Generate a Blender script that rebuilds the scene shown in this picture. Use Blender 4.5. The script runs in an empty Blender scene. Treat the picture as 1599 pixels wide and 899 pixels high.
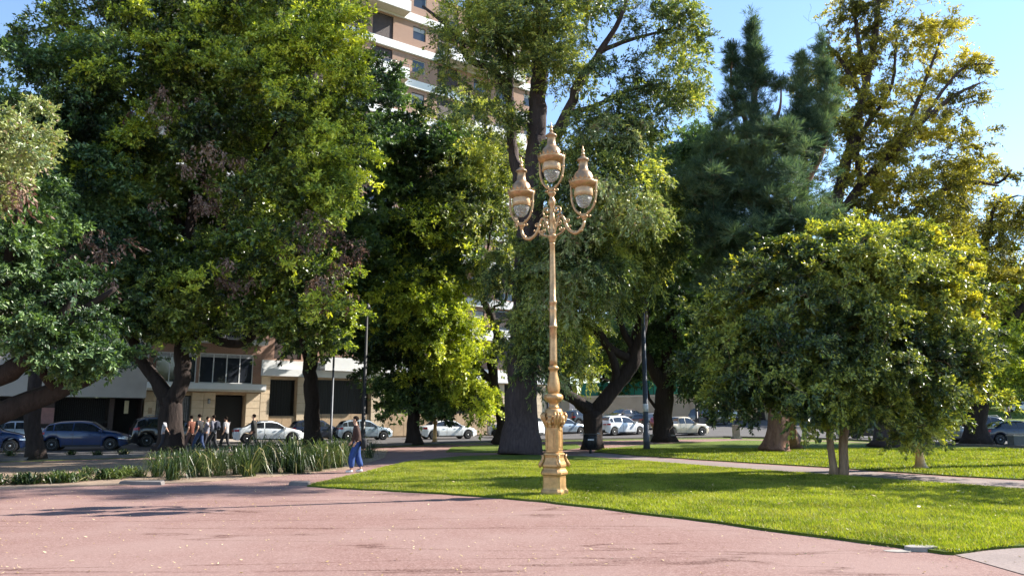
import bpy, bmesh, math, random
import numpy as np
from mathutils import Vector, Matrix, Quaternion

random.seed(7)
RNG = np.random.default_rng(11)
PI = math.pi
SC = bpy.context.scene
COL = SC.collection

# ------------------------------------------------------------------ camera, sky, sun, exposure
FPX, CAMH = 1163.0, 1.7
PITCH = math.atan(200.5 / FPX)
cam_d = bpy.data.cameras.new('camera')
cam = bpy.data.objects.new('camera', cam_d)
COL.objects.link(cam)
cam.location = (0, 0, CAMH)
cam.rotation_euler = (PI / 2 + PITCH, 0, 0)
cam_d.sensor_width = 36
cam_d.lens = 36 * FPX / 1599
cam_d.clip_end = 3000
SC.camera = cam

SUN_EL = math.radians(39)
SUN_AZ = math.radians(72)            # from +Y towards +X
sdir = Vector((math.sin(SUN_AZ) * math.cos(SUN_EL), math.cos(SUN_AZ) * math.cos(SUN_EL), math.sin(SUN_EL)))
wd = bpy.data.worlds.new('World')
SC.world = wd
wd.use_nodes = True
nt = wd.node_tree
sky = nt.nodes.new('ShaderNodeTexSky')
sky.sky_type = 'NISHITA'
sky.sun_disc = False
sky.sun_elevation = SUN_EL
sky.sun_rotation = SUN_AZ
sky.air_density = 1.0
sky.dust_density = 0.0
sky.ozone_density = 2.2
bg = nt.nodes['Background']
bg.inputs['Strength'].default_value = 0.105
nt.links.new(sky.outputs[0], bg.inputs[0])
sl = bpy.data.lights.new('sun', 'SUN')
sl.energy = 5.0
sl.angle = math.radians(0.5)
sl.color = (1.0, 0.93, 0.82)
sun = bpy.data.objects.new('sun', sl)
COL.objects.link(sun)
sun.rotation_euler = (-sdir).to_track_quat('-Z', 'Y').to_euler()
SC.view_settings.view_transform = 'Standard'
SC.view_settings.look = 'None'
SC.view_settings.gamma = 1
SC.view_settings.exposure = 1.58
SC.cycles.max_bounces = 6
SC.cycles.diffuse_bounces = 3
SC.cycles.glossy_bounces = 2
SC.cycles.transmission_bounces = 4
SC.cycles.transparent_max_bounces = 4
SC.cycles.use_adaptive_sampling = True
SC.cycles.adaptive_threshold = 0.02

# ------------------------------------------------------------------ measuring helpers: photo pixel -> place on the ground or at a distance
def ray(px, py):
    u = (px - 799.5) / FPX
    v = (449.5 - py) / FPX
    return (u, math.cos(PITCH) - v * math.sin(PITCH), math.sin(PITCH) + v * math.cos(PITCH))
def G(px, py, z=0.0):
    x, y, zz = ray(px, py)
    t = (z - CAMH) / zz
    return Vector((x * t, y * t, z))
def P(px, py, Y):
    x, y, z = ray(px, py)
    t = Y / y
    return Vector((x * t, Y, CAMH + z * t))

# ------------------------------------------------------------------ object helpers
def link(o, parent=None):
    COL.objects.link(o)
    if parent is not None:
        o.parent = parent
    return o
def thing(name, label, cat, loc=(0, 0, 0), rz=0.0, group=None):
    o = bpy.data.objects.new(name, None)
    o.location = loc
    o.rotation_euler = (0, 0, rz)
    o.empty_display_size = 0.2
    o['label'] = label
    o['category'] = cat
    if group:
        o['group'] = group
    return link(o)
def tag(o, label=None, cat=None, group=None, kind=None):
    if label: o['label'] = label
    if cat: o['category'] = cat
    if group: o['group'] = group
    if kind: o['kind'] = kind
    return o
def mesh_np(name, V, Fq, mat, parent=None, smooth=False, tris=False):
    n = 3 if tris else 4
    me = bpy.data.meshes.new(name)
    V = np.ascontiguousarray(V, dtype=np.float32)
    Fq = np.ascontiguousarray(Fq, dtype=np.int32)
    me.vertices.add(len(V)); me.vertices.foreach_set('co', V.ravel())
    me.loops.add(Fq.size); me.loops.foreach_set('vertex_index', Fq.ravel())
    me.polygons.add(len(Fq))
    me.polygons.foreach_set('loop_start', np.arange(0, Fq.size, n, dtype=np.int32))
    me.polygons.foreach_set('use_smooth', np.full(len(Fq), smooth, dtype=bool))
    me.update(calc_edges=True)
    me.materials.append(mat)
    return link(bpy.data.objects.new(name, me), parent)
class MB:
    def __init__(s):
        s.v = []; s.f = []; s.m = []; s.sm = []
    def add(s, V, Fc, mi=0, smooth=False):
        b = len(s.v)
        s.v.extend([tuple(p) for p in V])
        for f in Fc:
            s.f.append(tuple(i + b for i in f)); s.m.append(mi); s.sm.append(smooth)
        return s
    def box(s, x0, x1, y0, y1, z0, z1, mi=0):
        V = [(x0, y0, z0), (x1, y0, z0), (x1, y1, z0), (x0, y1, z0), (x0, y0, z1), (x1, y0, z1), (x1, y1, z1), (x0, y1, z1)]
        return s.add(V, [(0, 3, 2, 1), (4, 5, 6, 7), (0, 1, 5, 4), (1, 2, 6, 5), (2, 3, 7, 6), (3, 0, 4, 7)], mi)
    def tube(s, pts, rad, n=8, mi=0, cap=True, smooth=True, ripple=None):
        pts = [Vector(p) for p in pts]
        if not hasattr(rad, '__len__'): rad = [rad] * len(pts)
        V = []; Fc = []
        ref = None
        for i, p in enumerate(pts):
            d = (pts[min(i + 1, len(pts) - 1)] - pts[max(i - 1, 0)])
            if d.length < 1e-9: d = Vector((0, 0, 1))
            d.normalize()
            if ref is None:
                ref = Vector((1, 0, 0)) if abs(d.x) < 0.8 else Vector((0, 1, 0))
            a = (ref - d * ref.dot(d))
            if a.length < 1e-6: a = d.orthogonal()
            a.normalize(); ref = a
            b = d.cross(a)
            for k in range(n):
                t = 2 * PI * k / n
                r = rad[i] * (ripple(i, t, p) if ripple else 1)
                V.append(p + a * (math.cos(t) * r) + b * (math.sin(t) * r))
            if i:
                o = (i - 1) * n
                for k in range(n):
                    k2 = (k + 1) % n
                    Fc.append((o + k, o + k2, o + n + k2, o + n + k))
        if cap:
            Fc.append(tuple(reversed(range(n))))
            Fc.append(tuple(range((len(pts) - 1) * n, len(pts) * n)))
        return s.add(V, Fc, mi, smooth)
    def lathe(s, prof, n=24, c=(0, 0, 0), mi=0, smooth=True, square=False, rot=0.0, wave=None):
        V = []; Fc = []
        for (r, z) in prof:
            for k in range(n):
                t = 2 * PI * k / n + rot
                rr = r
                if wave: rr = r * wave(t, z)
                V.append((c[0] + rr * math.cos(t), c[1] + rr * math.sin(t), c[2] + z))
        for i in range(len(prof) - 1):
            for k in range(n):
                k2 = (k + 1) % n
                Fc.append((i * n + k, i * n + k2, (i + 1) * n + k2, (i + 1) * n + k))
        Fc.append(tuple(reversed(range(n))))
        Fc.append(tuple(range((len(prof) - 1) * n, len(prof) * n)))
        return s.add(V, Fc, mi, smooth)
    def ball(s, c, r, n=10, mi=0, sz=1.0):
        prof = [(max(1e-4, r * math.sin(PI * i / 6)), -r * sz * math.cos(PI * i / 6)) for i in range(7)]
        return s.lathe(prof, n, c, mi)
    def build(s, name, mats, parent=None, label=None):
        me = bpy.data.meshes.new(name)
        me.from_pydata(s.v, [], s.f)
        if not isinstance(mats, (list, tuple)): mats = [mats]
        for m in mats: me.materials.append(m)
        me.polygons.foreach_set('material_index', s.m)
        me.polygons.foreach_set('use_smooth', s.sm)
        me.update()
        o = link(bpy.data.objects.new(name, me), parent)
        if label: o['label'] = label
        return o
def box_part(name, x0, x1, y0, y1, z0, z1, mat, parent):
    return MB().box(x0, x1, y0, y1, z0, z1).build(name, mat, parent)
def copy_tree(o, parent=None):
    c = o.copy(); COL.objects.link(c); c.parent = parent
    for ch in list(o.children):
        copy_tree(ch, c)
    return c
def catmull(pts, rad, step=0.35):
    pts = [Vector(p) for p in pts]
    ext = [pts[0] * 2 - pts[1]] + pts + [pts[-1] * 2 - pts[-2]]
    op = []; orr = []
    for i in range(len(pts) - 1):
        p0, p1, p2, p3 = ext[i:i + 4]
        n = max(2, int((p2 - p1).length / step))
        for k in range(n):
            t = k / n
            op.append(0.5 * ((2 * p1) + (p2 - p0) * t + (2 * p0 - 5 * p1 + 4 * p2 - p3) * t * t + (3 * p1 - p0 - 3 * p2 + p3) * t ** 3))
            orr.append(rad[i] * (1 - t) + rad[i + 1] * t)
    op.append(pts[-1]); orr.append(rad[-1])
    return op, orr

# ------------------------------------------------------------------ materials
def new_mat(name):
    m = bpy.data.materials.new(name); m.use_nodes = True
    return m, m.node_tree, m.node_tree.nodes['Principled BSDF'], m.node_tree.nodes['Material Output']
def ramp(t, fac, stops):
    r = t.nodes.new('ShaderNodeValToRGB')
    els = r.color_ramp.elements
    while len(els) < len(stops): els.new(0.5)
    for e, (p, c) in zip(els, stops):
        e.position = p; e.color = (*c, 1) if len(c) == 3 else c
    t.links.new(fac, r.inputs[0])
    return r.outputs[0]
def noise(t, scale, detail=4, rough=0.6, vec=None, stretch=None, coord='Object'):
    n = t.nodes.new('ShaderNodeTexNoise')
    n.inputs['Scale'].default_value = scale
    n.inputs['Detail'].default_value = detail
    n.inputs['Roughness'].default_value = rough
    tc = t.nodes.new('ShaderNodeTexCoord')
    src = tc.outputs[coord]
    if stretch:
        mp = t.nodes.new('ShaderNodeMapping'); mp.inputs['Scale'].default_value = stretch
        t.links.new(src, mp.inputs[0]); src = mp.outputs[0]
    if vec is not None: src = vec
    t.links.new(src, n.inputs['Vector'])
    return n.outputs['Fac']
def mixc(t, fac, a, b, mode='MIX'):
    m = t.nodes.new('ShaderNodeMix'); m.data_type = 'RGBA'; m.blend_type = mode
    for s, v in ((0, fac), (6, a), (7, b)):
        if hasattr(v, 'is_output') or isinstance(v, bpy.types.NodeSocket): t.links.new(v, m.inputs[s])
        elif s == 0: m.inputs[0].default_value = v
        else: m.inputs[s].default_value = (*v, 1)
    return m.outputs[2]
def bump(t, b, h, strength=0.5, dist=0.02):
    n = t.nodes.new('ShaderNodeBump')
    n.inputs['Strength'].default_value = strength
    n.inputs['Distance'].default_value = dist
    t.links.new(h, n.inputs['Height'])
    t.links.new(n.outputs[0], b.inputs['Normal'])
def simple(name, col, rough=0.6, metal=0.0, var=0.12, scale=6.0, bmp=0.0, bscale=30, spec=0.5, coat=0.0):
    m, t, b, _ = new_mat(name)
    f = noise(t, scale)
    lo = tuple(max(0, c * (1 - var)) for c in col); hi = tuple(min(1, c * (1 + var)) for c in col)
    t.links.new(ramp(t, f, [(0.3, lo), (0.7, hi)]), b.inputs['Base Color'])
    b.inputs['Roughness'].default_value = rough
    b.inputs['Metallic'].default_value = metal
    b.inputs['Specular IOR Level'].default_value = spec
    if coat: b.inputs['Coat Weight'].default_value = coat; b.inputs['Coat Roughness'].default_value = 0.08
    if bmp: bump(t, b, noise(t, bscale), bmp)
    return m
def bark(name, lo, hi, sc=3.0):
    m, t, b, _ = new_mat(name)
    f = noise(t, sc, 8, 0.7, stretch=(3.0, 3.0, 0.55))
    f2 = noise(t, 0.7, 3)
    c = ramp(t, f, [(0.3, lo), (0.52, tuple((a + d) / 2 for a, d in zip(lo, hi))), (0.72, hi)])
    c2 = mixc(t, f2, c, tuple(h * 0.8 + 0.02 for h in hi))
    t.links.new(mixc(t, 0.35, c, c2), b.inputs['Base Color'])
    b.inputs['Roughness'].default_value = 0.9
    b.inputs['Specular IOR Level'].default_value = 0.2
    bump(t, b, f, 1.0, 0.06)
    return m
def leaf_mat(name, dark, mid, light, trans=0.35, rough=0.42, tint=(1.25, 1.15, 0.35), spec=0.5, nscale=0.35, dead=None, dry=None):
    if name.endswith('leaf') and 'dead' not in name and 'fallen' not in name and 'pale' not in name:
        mid = tuple(c * 1.7 for c in mid); light = tuple(c * 2.3 for c in light)
    m, t, b, out = new_mat(name)
    geo = t.nodes.new('ShaderNodeNewGeometry')
    rnd = geo.outputs['Random Per Island']
    f = noise(t, nscale, 3, vec=geo.outputs['Position'])
    oi = t.nodes.new('ShaderNodeObjectInfo')
    ad = t.nodes.new('ShaderNodeMath'); ad.operation = 'MULTIPLY_ADD'
    t.links.new(f, ad.inputs[0]); ad.inputs[1].default_value = 1.5; ad.inputs[2].default_value = -0.56
    ad2 = t.nodes.new('ShaderNodeMath'); ad2.operation = 'MULTIPLY_ADD'
    t.links.new(rnd, ad2.inputs[0]); ad2.inputs[1].default_value = 0.5; t.links.new(ad.outputs[0], ad2.inputs[2])
    stops = [(0.25, dark), (0.53, mid), (0.82, light)]
    ad3 = t.nodes.new('ShaderNodeMath'); ad3.operation = 'MULTIPLY_ADD'
    t.links.new(oi.outputs['Random'], ad3.inputs[0]); ad3.inputs[1].default_value = 0.22; t.links.new(ad2.outputs[0], ad3.inputs[2])
    c = ramp(t, ad3.outputs[0], stops)
    if dead:
        lt = t.nodes.new('ShaderNodeMath'); lt.operation = 'GREATER_THAN'; lt.inputs[1].default_value = 1 - dead[0]
        t.links.new(rnd, lt.inputs[0])
        c = mixc(t, lt.outputs[0], c, dead[1])
    if dry:
        c = mixc(t, ramp(t, noise(t, 0.55, 5, 0.7, vec=geo.outputs['Position']), [(0.48, (0, 0, 0)), (0.70, (0.55, 0.55, 0.55))]), c, dry)
    t.links.new(c, b.inputs['Base Color'])
    b.inputs['Roughness'].default_value = rough
    b.inputs['Specular IOR Level'].default_value = spec
    tr = t.nodes.new('ShaderNodeBsdfTranslucent')
    t.links.new(mixc(t, 1.0, c, tint, 'MULTIPLY'), tr.inputs[0])
    mx = t.nodes.new('ShaderNodeMixShader'); mx.inputs[0].default_value = trans
    t.links.new(b.outputs[0], mx.inputs[1]); t.links.new(tr.outputs[0], mx.inputs[2])
    t.links.new(mx.outputs[0], out.inputs[0])
    return m
def flat_glass(name, col=(0.015, 0.018, 0.022), rough=0.05):
    m, t, b, _ = new_mat(name)
    f = noise(t, 1.3, 2)
    t.links.new(ramp(t, f, [(0.3, col), (0.8, tuple(c * 1.8 for c in col))]), b.inputs['Base Color'])
    b.inputs['Roughness'].default_value = rough
    b.inputs['Specular IOR Level'].default_value = 0.8
    return m

M = {}
M['gold'] = simple('gold_paint', (0.45, 0.265, 0.11), 0.38, 0.35, 0.22, 9, 0.3, 60)
M['gold_pink'] = simple('aged_gold_paint', (0.45, 0.285, 0.145), 0.3, 0.5, 0.25, 9, 0.3, 60)
M['lantern_roof'] = simple('lantern_roof_paint', (0.33, 0.215, 0.12), 0.36, 0.45, 0.25, 8)
M['charcoal'] = simple('charcoal_metal', (0.06, 0.068, 0.085), 0.5, 0.2, 0.2, 4)
M['black_metal'] = simple('black_metal', (0.014, 0.015, 0.018), 0.5, 0.2)
M['grey_metal'] = simple('grey_metal', (0.25, 0.26, 0.28), 0.5, 0.4)
M['steel'] = simple('wheel_metal', (0.52, 0.53, 0.55), 0.3, 0.8)
M['rubber'] = simple('tyre_rubber', (0.018, 0.018, 0.019), 0.85)
M['plastic'] = simple('black_plastic', (0.02, 0.02, 0.022), 0.6)
M['glass'] = flat_glass('car_glass')
M['bglass'] = flat_glass('building_glass', (0.02, 0.024, 0.032), 0.08)
M['dark_glass'] = simple('shaded_dark_glass', (0.012, 0.012, 0.014), 0.35, spec=0.25)
M['curtain'] = simple('curtain_behind_glass', (0.33, 0.34, 0.36), 0.8, 0, 0.3, 3)
M['headlight'] = simple('headlight_lens', (0.75, 0.78, 0.82), 0.08, 0.3)
M['taillight'] = simple('taillight_lens', (0.42, 0.015, 0.015), 0.15)
M['plate'] = simple('plate_paint', (0.55, 0.57, 0.6), 0.5)
M['concrete'] = simple('pale_concrete', (0.27, 0.25, 0.225), 0.85, 0, 0.2, 4, 0.4, 40)
M['skin'] = simple('skin', (0.45, 0.25, 0.17), 0.55, 0, 0.08)
M['hair'] = simple('dark_hair', (0.014, 0.010, 0.008), 0.95, spec=0.1)
M['white_paint'] = simple('white_wall_paint', (0.66, 0.67, 0.67), 0.7, 0, 0.05, 1.2)
M['cream'] = simple('cream_render', (0.5, 0.44, 0.36), 0.8, 0, 0.08, 0.8)
M['beige_wall'] = simple('beige_wall_paint', (0.42, 0.34, 0.26), 0.85, 0, 0.12, 0.5)
M['fascia'] = simple('pale_fascia_paint', (0.40, 0.37, 0.34), 0.75, 0, 0.1, 0.6)
M['soffit'] = simple('soffit_paint', (0.5, 0.45, 0.36), 0.8)
M['shutter'] = simple('dark_brown_shutter', (0.045, 0.028, 0.025), 0.6, 0, 0.25, 5)
M['void'] = simple('dark_interior', (0.012, 0.011, 0.012), 0.8)
M['stone'] = simple('cream_stone_cladding', (0.50, 0.40, 0.28), 0.65, 0, 0.14, 2.2, 0.15, 20)
M['stone_dark'] = simple('ochre_stone_cladding', (0.34, 0.24, 0.145), 0.65, 0, 0.18, 2.2, 0.15, 20)
M['teal'] = simple('teal_mesh_screen', (0.03, 0.28, 0.24), 0.7)
M['frame'] = simple('white_window_frame', (0.62, 0.64, 0.66), 0.5)
M['kerb'] = simple('kerb_concrete', (0.13, 0.115, 0.11), 0.85, 0, 0.2, 2, 0.4, 30)

# brick
m, t, b, _ = new_mat('red_brick')
tc = t.nodes.new('ShaderNodeTexCoord'); mp = t.nodes.new('ShaderNodeMapping')
mp.inputs['Rotation'].default_value = (PI / 2, 0, 0)
t.links.new(tc.outputs['Object'], mp.inputs[0])
bk = t.nodes.new('ShaderNodeTexBrick'); t.links.new(mp.outputs[0], bk.inputs['Vector'])
bk.inputs['Color1'].default_value = (0.28, 0.158, 0.112, 1); bk.inputs['Color2'].default_value = (0.225, 0.122, 0.088, 1)
bk.inputs['Mortar'].default_value = (0.36, 0.29, 0.24, 1)
bk.inputs['Scale'].default_value = 1.0; bk.inputs['Brick Width'].default_value = 0.27; bk.inputs['Row Height'].default_value = 0.09
bk.inputs['Mortar Size'].default_value = 0.012
t.links.new(mixc(t, noise(t, 0.9), bk.outputs[0], (0.29, 0.175, 0.128)), b.inputs['Base Color'])
b.inputs['Roughness'].default_value = 0.9
bump(t, b, bk.outputs['Fac'], -0.4, 0.01)
M['brick'] = m

# red gravel asphalt of the plaza
m, t, b, _ = new_mat('red_gravel')
fine = noise(t, 42, 3, 0.7); mid = noise(t, 9, 4, 0.65); big = noise(t, 0.35, 5, 0.6)
c = ramp(t, fine, [(0.3, (0.13, 0.075, 0.066)), (0.52, (0.22, 0.135, 0.120)), (0.75, (0.33, 0.235, 0.212))])
c = mixc(t, ramp(t, mid, [(0.42, (0, 0, 0)), (0.7, (0.45, 0.45, 0.45))]), c, (0.155, 0.082, 0.07))
c = mixc(t, ramp(t, big, [(0.42, (0, 0, 0)), (0.62, (0.6, 0.6, 0.6))]), c, (0.25, 0.172, 0.155))
# long faint tracks where the gravel has worn off
tcw = t.nodes.new('ShaderNodeTexCoord'); mpw = t.nodes.new('ShaderNodeMapping')
mpw.inputs['Rotation'].default_value = (0, 0, math.radians(42)); mpw.inputs['Scale'].default_value = (0.10, 0.75, 1)
t.links.new(tcw.outputs['Object'], mpw.inputs[0])
wv = t.nodes.new('ShaderNodeTexNoise'); wv.inputs['Scale'].default_value = 1.0; wv.inputs['Detail'].default_value = 3; wv.inputs['Distortion'].default_value = 0.5
t.links.new(mpw.outputs[0], wv.inputs['Vector'])
tr_ = ramp(t, wv.outputs['Fac'], [(0.485, (0, 0, 0)), (0.5, (1, 1, 1)), (0.515, (0, 0, 0))])
brk = ramp(t, noise(t, 1.1, 4), [(0.35, (0, 0, 0)), (0.55, (1, 1, 1))])
tr2 = mixc(t, 1.0, tr_, brk, 'MULTIPLY')
tr3 = mixc(t, 1.0, tr2, ramp(t, noise(t, 26, 3), [(0.38, (0.2, 0.2, 0.2)), (0.6, (1, 1, 1))]), 'MULTIPLY')
c = mixc(t, tr3, c, (0.065, 0.028, 0.022))
t.links.new(c, b.inputs['Base Color'])
b.inputs['Roughness'].default_value = 0.95; b.inputs['Specular IOR Level'].default_value = 0.15
bump(t, b, fine, 0.6, 0.012)
M['gravel'] = m
def paving_mat(name, lo, hi, sc=30):
    m, t, b, _ = new_mat(name)
    f = noise(t, sc, 4, 0.7); g = noise(t, 0.6, 4)
    c = ramp(t, f, [(0.3, lo), (0.7, hi)])
    c = mixc(t, ramp(t, g, [(0.4, (0, 0, 0)), (0.7, (0.5, 0.5, 0.5))]), c, tuple(x * 0.75 for x in lo))
    t.links.new(c, b.inputs['Base Color'])
    b.inputs['Roughness'].default_value = 0.9
    bump(t, b, f, 0.4, 0.01)
    return m
M['path'] = paving_mat('pinkish_path_asphalt', (0.14, 0.105, 0.098), (0.23, 0.18, 0.165))
M['asphalt'] = paving_mat('street_asphalt', (0.045, 0.042, 0.045), (0.09, 0.085, 0.085))
M['sidewalk'] = paving_mat('sidewalk_paving', (0.38, 0.33, 0.29), (0.5, 0.45, 0.4), 8)
M['soil'] = paving_mat('dry_soil', (0.16, 0.11, 0.075), (0.34, 0.25, 0.18), 5)
# lawn
m, t, b, _ = new_mat('lawn_turf')
f = noise(t, 18, 6, 0.75); g = noise(t, 0.5, 5, 0.65); h = noise(t, 3.0, 4)
c = ramp(t, f, [(0.3, (0.035, 0.075, 0.008)), (0.55, (0.085, 0.12, 0.012)), (0.75, (0.18, 0.20, 0.035))])
c = mixc(t, ramp(t, h, [(0.4, (0, 0, 0)), (0.65, (0.5, 0.5, 0.5))]), c, (0.11, 0.155, 0.016))
c = mixc(t, ramp(t, g, [(0.55, (0, 0, 0)), (0.72, (0.55, 0.55, 0.55))]), c, (0.20, 0.175, 0.07))
t.links.new(c, b.inputs['Base Color'])
b.inputs['Roughness'].default_value = 0.8; b.inputs['Specular IOR Level'].default_value = 0.2
bump(t, b, f, 0.9, 0.05)
M['lawn'] = m
M['blade'] = leaf_mat('grass_blade', (0.085, 0.115, 0.012), (0.205, 0.255, 0.02), (0.37, 0.385, 0.065), 0.45, 0.5, (1.2, 1.25, 0.3), 0.3, 0.8, (0.08, (0.36, 0.30, 0.15)), dry=(0.26, 0.235, 0.075))
M['strap'] = leaf_mat('strap_leaf', (0.008, 0.02, 0.006), (0.017, 0.034, 0.009), (0.055, 0.07, 0.02), 0.3, 0.38, (1.1, 1.2, 0.4), 0.5, 0.8, (0.04, (0.4, 0.34, 0.18)))
M['litter'] = leaf_mat('fallen_leaf', (0.26, 0.18, 0.07), (0.46, 0.35, 0.17), (0.6, 0.5, 0.3), 0.15, 0.6, (1.1, 1, 0.7), 0.3)
# leaves of each kind, and tints that stand in for sunlight
M['lf_ficus'] = leaf_mat('ficus_leaf', (0.022, 0.040, 0.016), (0.068, 0.108, 0.03), (0.20, 0.235, 0.05), 0.34, 0.3, (1.35, 1.35, 0.3), 0.8, 0.3, (0.03, (0.3, 0.19, 0.12)))
M['lf_pale'] = leaf_mat('pale_ficus_leaf', (0.13, 0.18, 0.08), (0.27, 0.33, 0.14), (0.48, 0.50, 0.26), 0.3, 0.36, (1.2, 1.2, 0.45), 0.6, 0.5, (0.08, (0.36, 0.26, 0.18)))  # pale colour stands in for sunlight on the leaves
M['lf_dead'] = leaf_mat('dead_leaf', (0.10, 0.055, 0.042), (0.22, 0.135, 0.105), (0.38, 0.27, 0.22), 0.2, 0.7, (1.1, 0.95, 0.8), 0.2, 0.5)
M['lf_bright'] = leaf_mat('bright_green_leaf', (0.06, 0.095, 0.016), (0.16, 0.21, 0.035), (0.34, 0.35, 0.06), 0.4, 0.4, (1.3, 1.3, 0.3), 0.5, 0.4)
M['lf_dark'] = leaf_mat('dark_green_leaf', (0.016, 0.034, 0.018), (0.036, 0.068, 0.03), (0.08, 0.12, 0.04), 0.3, 0.4, (1.2, 1.3, 0.4), 0.5, 0.3)
M['lf_tipa'] = leaf_mat('feathery_leaf', (0.035, 0.06, 0.028), (0.088, 0.13, 0.045), (0.24, 0.255, 0.07), 0.35, 0.4, (1.35, 1.25, 0.35), 0.6, 0.3, (0.03, (0.42, 0.33, 0.1)))
M['lf_cas'] = leaf_mat('casuarina_needle', (0.042, 0.076, 0.062), (0.09, 0.145, 0.102), (0.19, 0.245, 0.135), 0.35, 0.75, (1.1, 1.2, 0.6), 0.15, 0.3)
M['lf_yellow'] = leaf_mat('yellow_green_leaf', (0.065, 0.072, 0.022), (0.15, 0.15, 0.032), (0.28, 0.255, 0.05), 0.38, 0.45, (1.3, 1.2, 0.4), 0.5, 0.25)
M['lf_tip'] = leaf_mat('sun_tinted_growth_leaf', (0.09, 0.115, 0.02), (0.2, 0.22, 0.035), (0.33, 0.31, 0.06), 0.42, 0.35, (1.3, 1.2, 0.3), 0.6, 0.6)  # yellow-green tint gives young leaves and also sunlight on the crown top
M['lf_round'] = leaf_mat('glossy_small_leaf', (0.022, 0.042, 0.022), (0.055, 0.09, 0.032), (0.19, 0.21, 0.045), 0.36, 0.33, (1.4, 1.25, 0.3), 0.7, 0.5)
M['bark_dark'] = bark('dark_bark', (0.010, 0.007, 0.007), (0.045, 0.032, 0.028))
M['bark_brown'] = bark('brown_bark', (0.06, 0.035, 0.027), (0.19, 0.125, 0.09))
M['bark_grey'] = bark('grey_bark', (0.028, 0.02, 0.022), (0.10, 0.075, 0.076), 4)
M['bark_red'] = bark('reddish_bark', (0.07, 0.032, 0.022), (0.26, 0.145, 0.10), 2)
M['bark_pale'] = bark('pale_bark', (0.16, 0.10, 0.065), (0.42, 0.29, 0.2), 5)

# ------------------------------------------------------------------ ground sheets
def poly_sheet(name, pts, z, mat, kind='structure', thick=0.0, jag=0.0):
    bm = bmesh.new()
    out = []
    n = len(pts)
    for i in range(n):
        a = Vector(pts[i]); c = Vector(pts[(i + 1) % n])
        k = max(1, int((c - a).length / 0.35)) if jag and (c - a).length < 60 else 1
        for j in range(k):
            q = a.lerp(c, j / k)
            out.append((q.x + random.uniform(-jag, jag), q.y + random.uniform(-jag, jag)))
    vs = [bm.verts.new((x, y, z)) for x, y in out]
    bm.faces.new(vs)
    if thick:
        r = bmesh.ops.extrude_face_region(bm, geom=list(bm.faces))
        for v in [g for g in r['geom'] if isinstance(g, bmesh.types.BMVert)]:
            v.co.z -= thick
    bmesh.ops.recalc_face_normals(bm, faces=bm.faces)
    bmesh.ops.triangulate(bm, faces=bm.faces)
    me = bpy.data.meshes.new(name); bm.to_mesh(me); bm.free()
    me.materials.append(mat)
    o = link(bpy.data.objects.new(name, me))
    up = sum(1 for p in me.polygons if p.normal.z > 0.5)
    if up == 0:
        me.flip_normals()
    o['kind'] = kind
    return o
def gp(*pp):
    return [tuple(G(x, y)[:2]) for x, y in pp]
poly_sheet('ground', [(-900, -300), (900, -300), (900, 1500), (-900, 1500)], 0.0, M['lawn'])
poly_sheet('street_road', gp((-500, 752), (0, 718), (230, 711), (400, 702), (560, 696), (700, 690), (830, 686), (1000, 683), (1130, 681), (1300, 684), (1450, 692), (1599, 697), (2000, 712),
                             (2000, 672), (1500, 671), (1250, 669), (1100, 664), (900, 667), (600, 680), (400, 687), (220, 692), (0, 700), (-500, 722)), 0.004, M['asphalt'])
poly_sheet('plaza_pavement', [(-60, -30), (60, -30), (60, 12.0)] + gp((2000, 716), (1599, 702), (1450, 696), (1300, 688), (1130, 685), (1000, 687), (830, 690), (700, 694), (560, 700), (400, 706), (230, 715), (0, 722), (-500, 758)) + [(-60, 12)], 0.012, M['gravel'])
near_lawn = gp((482, 760), (520, 751), (560, 742), (600, 731), (640, 722), (720, 713), (800, 711), (900, 713), (1000, 721), (1120, 731), (1200, 737), (1300, 744), (1400, 752), (1500, 759), (1640, 770),
               (1700, 842), (1599, 856), (1545, 861), (1492, 868), (1478, 866), (1400, 856), (1300, 843), (1200, 830), (1100, 815), (1000, 803), (920, 793), (850, 785), (780, 779), (700, 773), (600, 767), (530, 764))
poly_sheet('near_lawn_field', near_lawn, 0.05, M['lawn'], thick=0.05, jag=0.05)
far_lawn = gp((928, 706), (950, 701), (985, 697), (1060, 692), (1160, 688), (1300, 690), (1450, 697), (1599, 702), (2000, 712), (2000, 782), (1700, 761), (1599, 750), (1500, 745), (1400, 738), (1300, 731), (1200, 725), (1100, 719), (1000, 712))
poly_sheet('far_lawn_field', far_lawn, 0.05, M['lawn'], thick=0.05, jag=0.03)
strip_lawn = gp((696, 706), (705, 699), (760, 695), (830, 694), (900, 694), (908, 699), (870, 704), (780, 707))
poly_sheet('strip_lawn_field', strip_lawn, 0.04, M['lawn'], thick=0.04, jag=0.03)
path_pts = gp((905, 708), (928, 707), (1000, 714), (1100, 721), (1200, 727), (1300, 733), (1400, 740), (1500, 747), (1599, 752), (1700, 763), (1700, 773), (1599, 765), (1500, 757), (1400, 750), (1300, 742), (1200, 735), (1120, 729), (1000, 719), (900, 711))
poly_sheet('lawn_path', path_pts, 0.022, M['path'])
poly_sheet('corner_pavement', gp((1492, 868), (1545, 861), (1599, 856), (1700, 843), (2600, 770), (3600, 830), (1900, 899), (1599, 899)), 0.02, M['path'])
soil_pts = gp((-300, 775), (0, 764), (120, 760), (225, 757), (330, 752), (430, 744), (540, 733), (600, 715), (606, 702), (500, 704), (400, 708), (230, 717), (0, 724), (-300, 742))
poly_sheet('planting_bed_ground', soil_pts, 0.03, M['soil'], thick=0.02, jag=0.04)
# opposite sidewalk in front of the buildings
poly_sheet('building_sidewalk', gp((-500, 723), (0, 701), (220, 693), (400, 688), (600, 681), (760, 676), (1000, 668), (1000, 660), (700, 668), (400, 676), (200, 684), (0, 690), (-500, 700)), 0.09, M['sidewalk'], thick=0.09)
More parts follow.
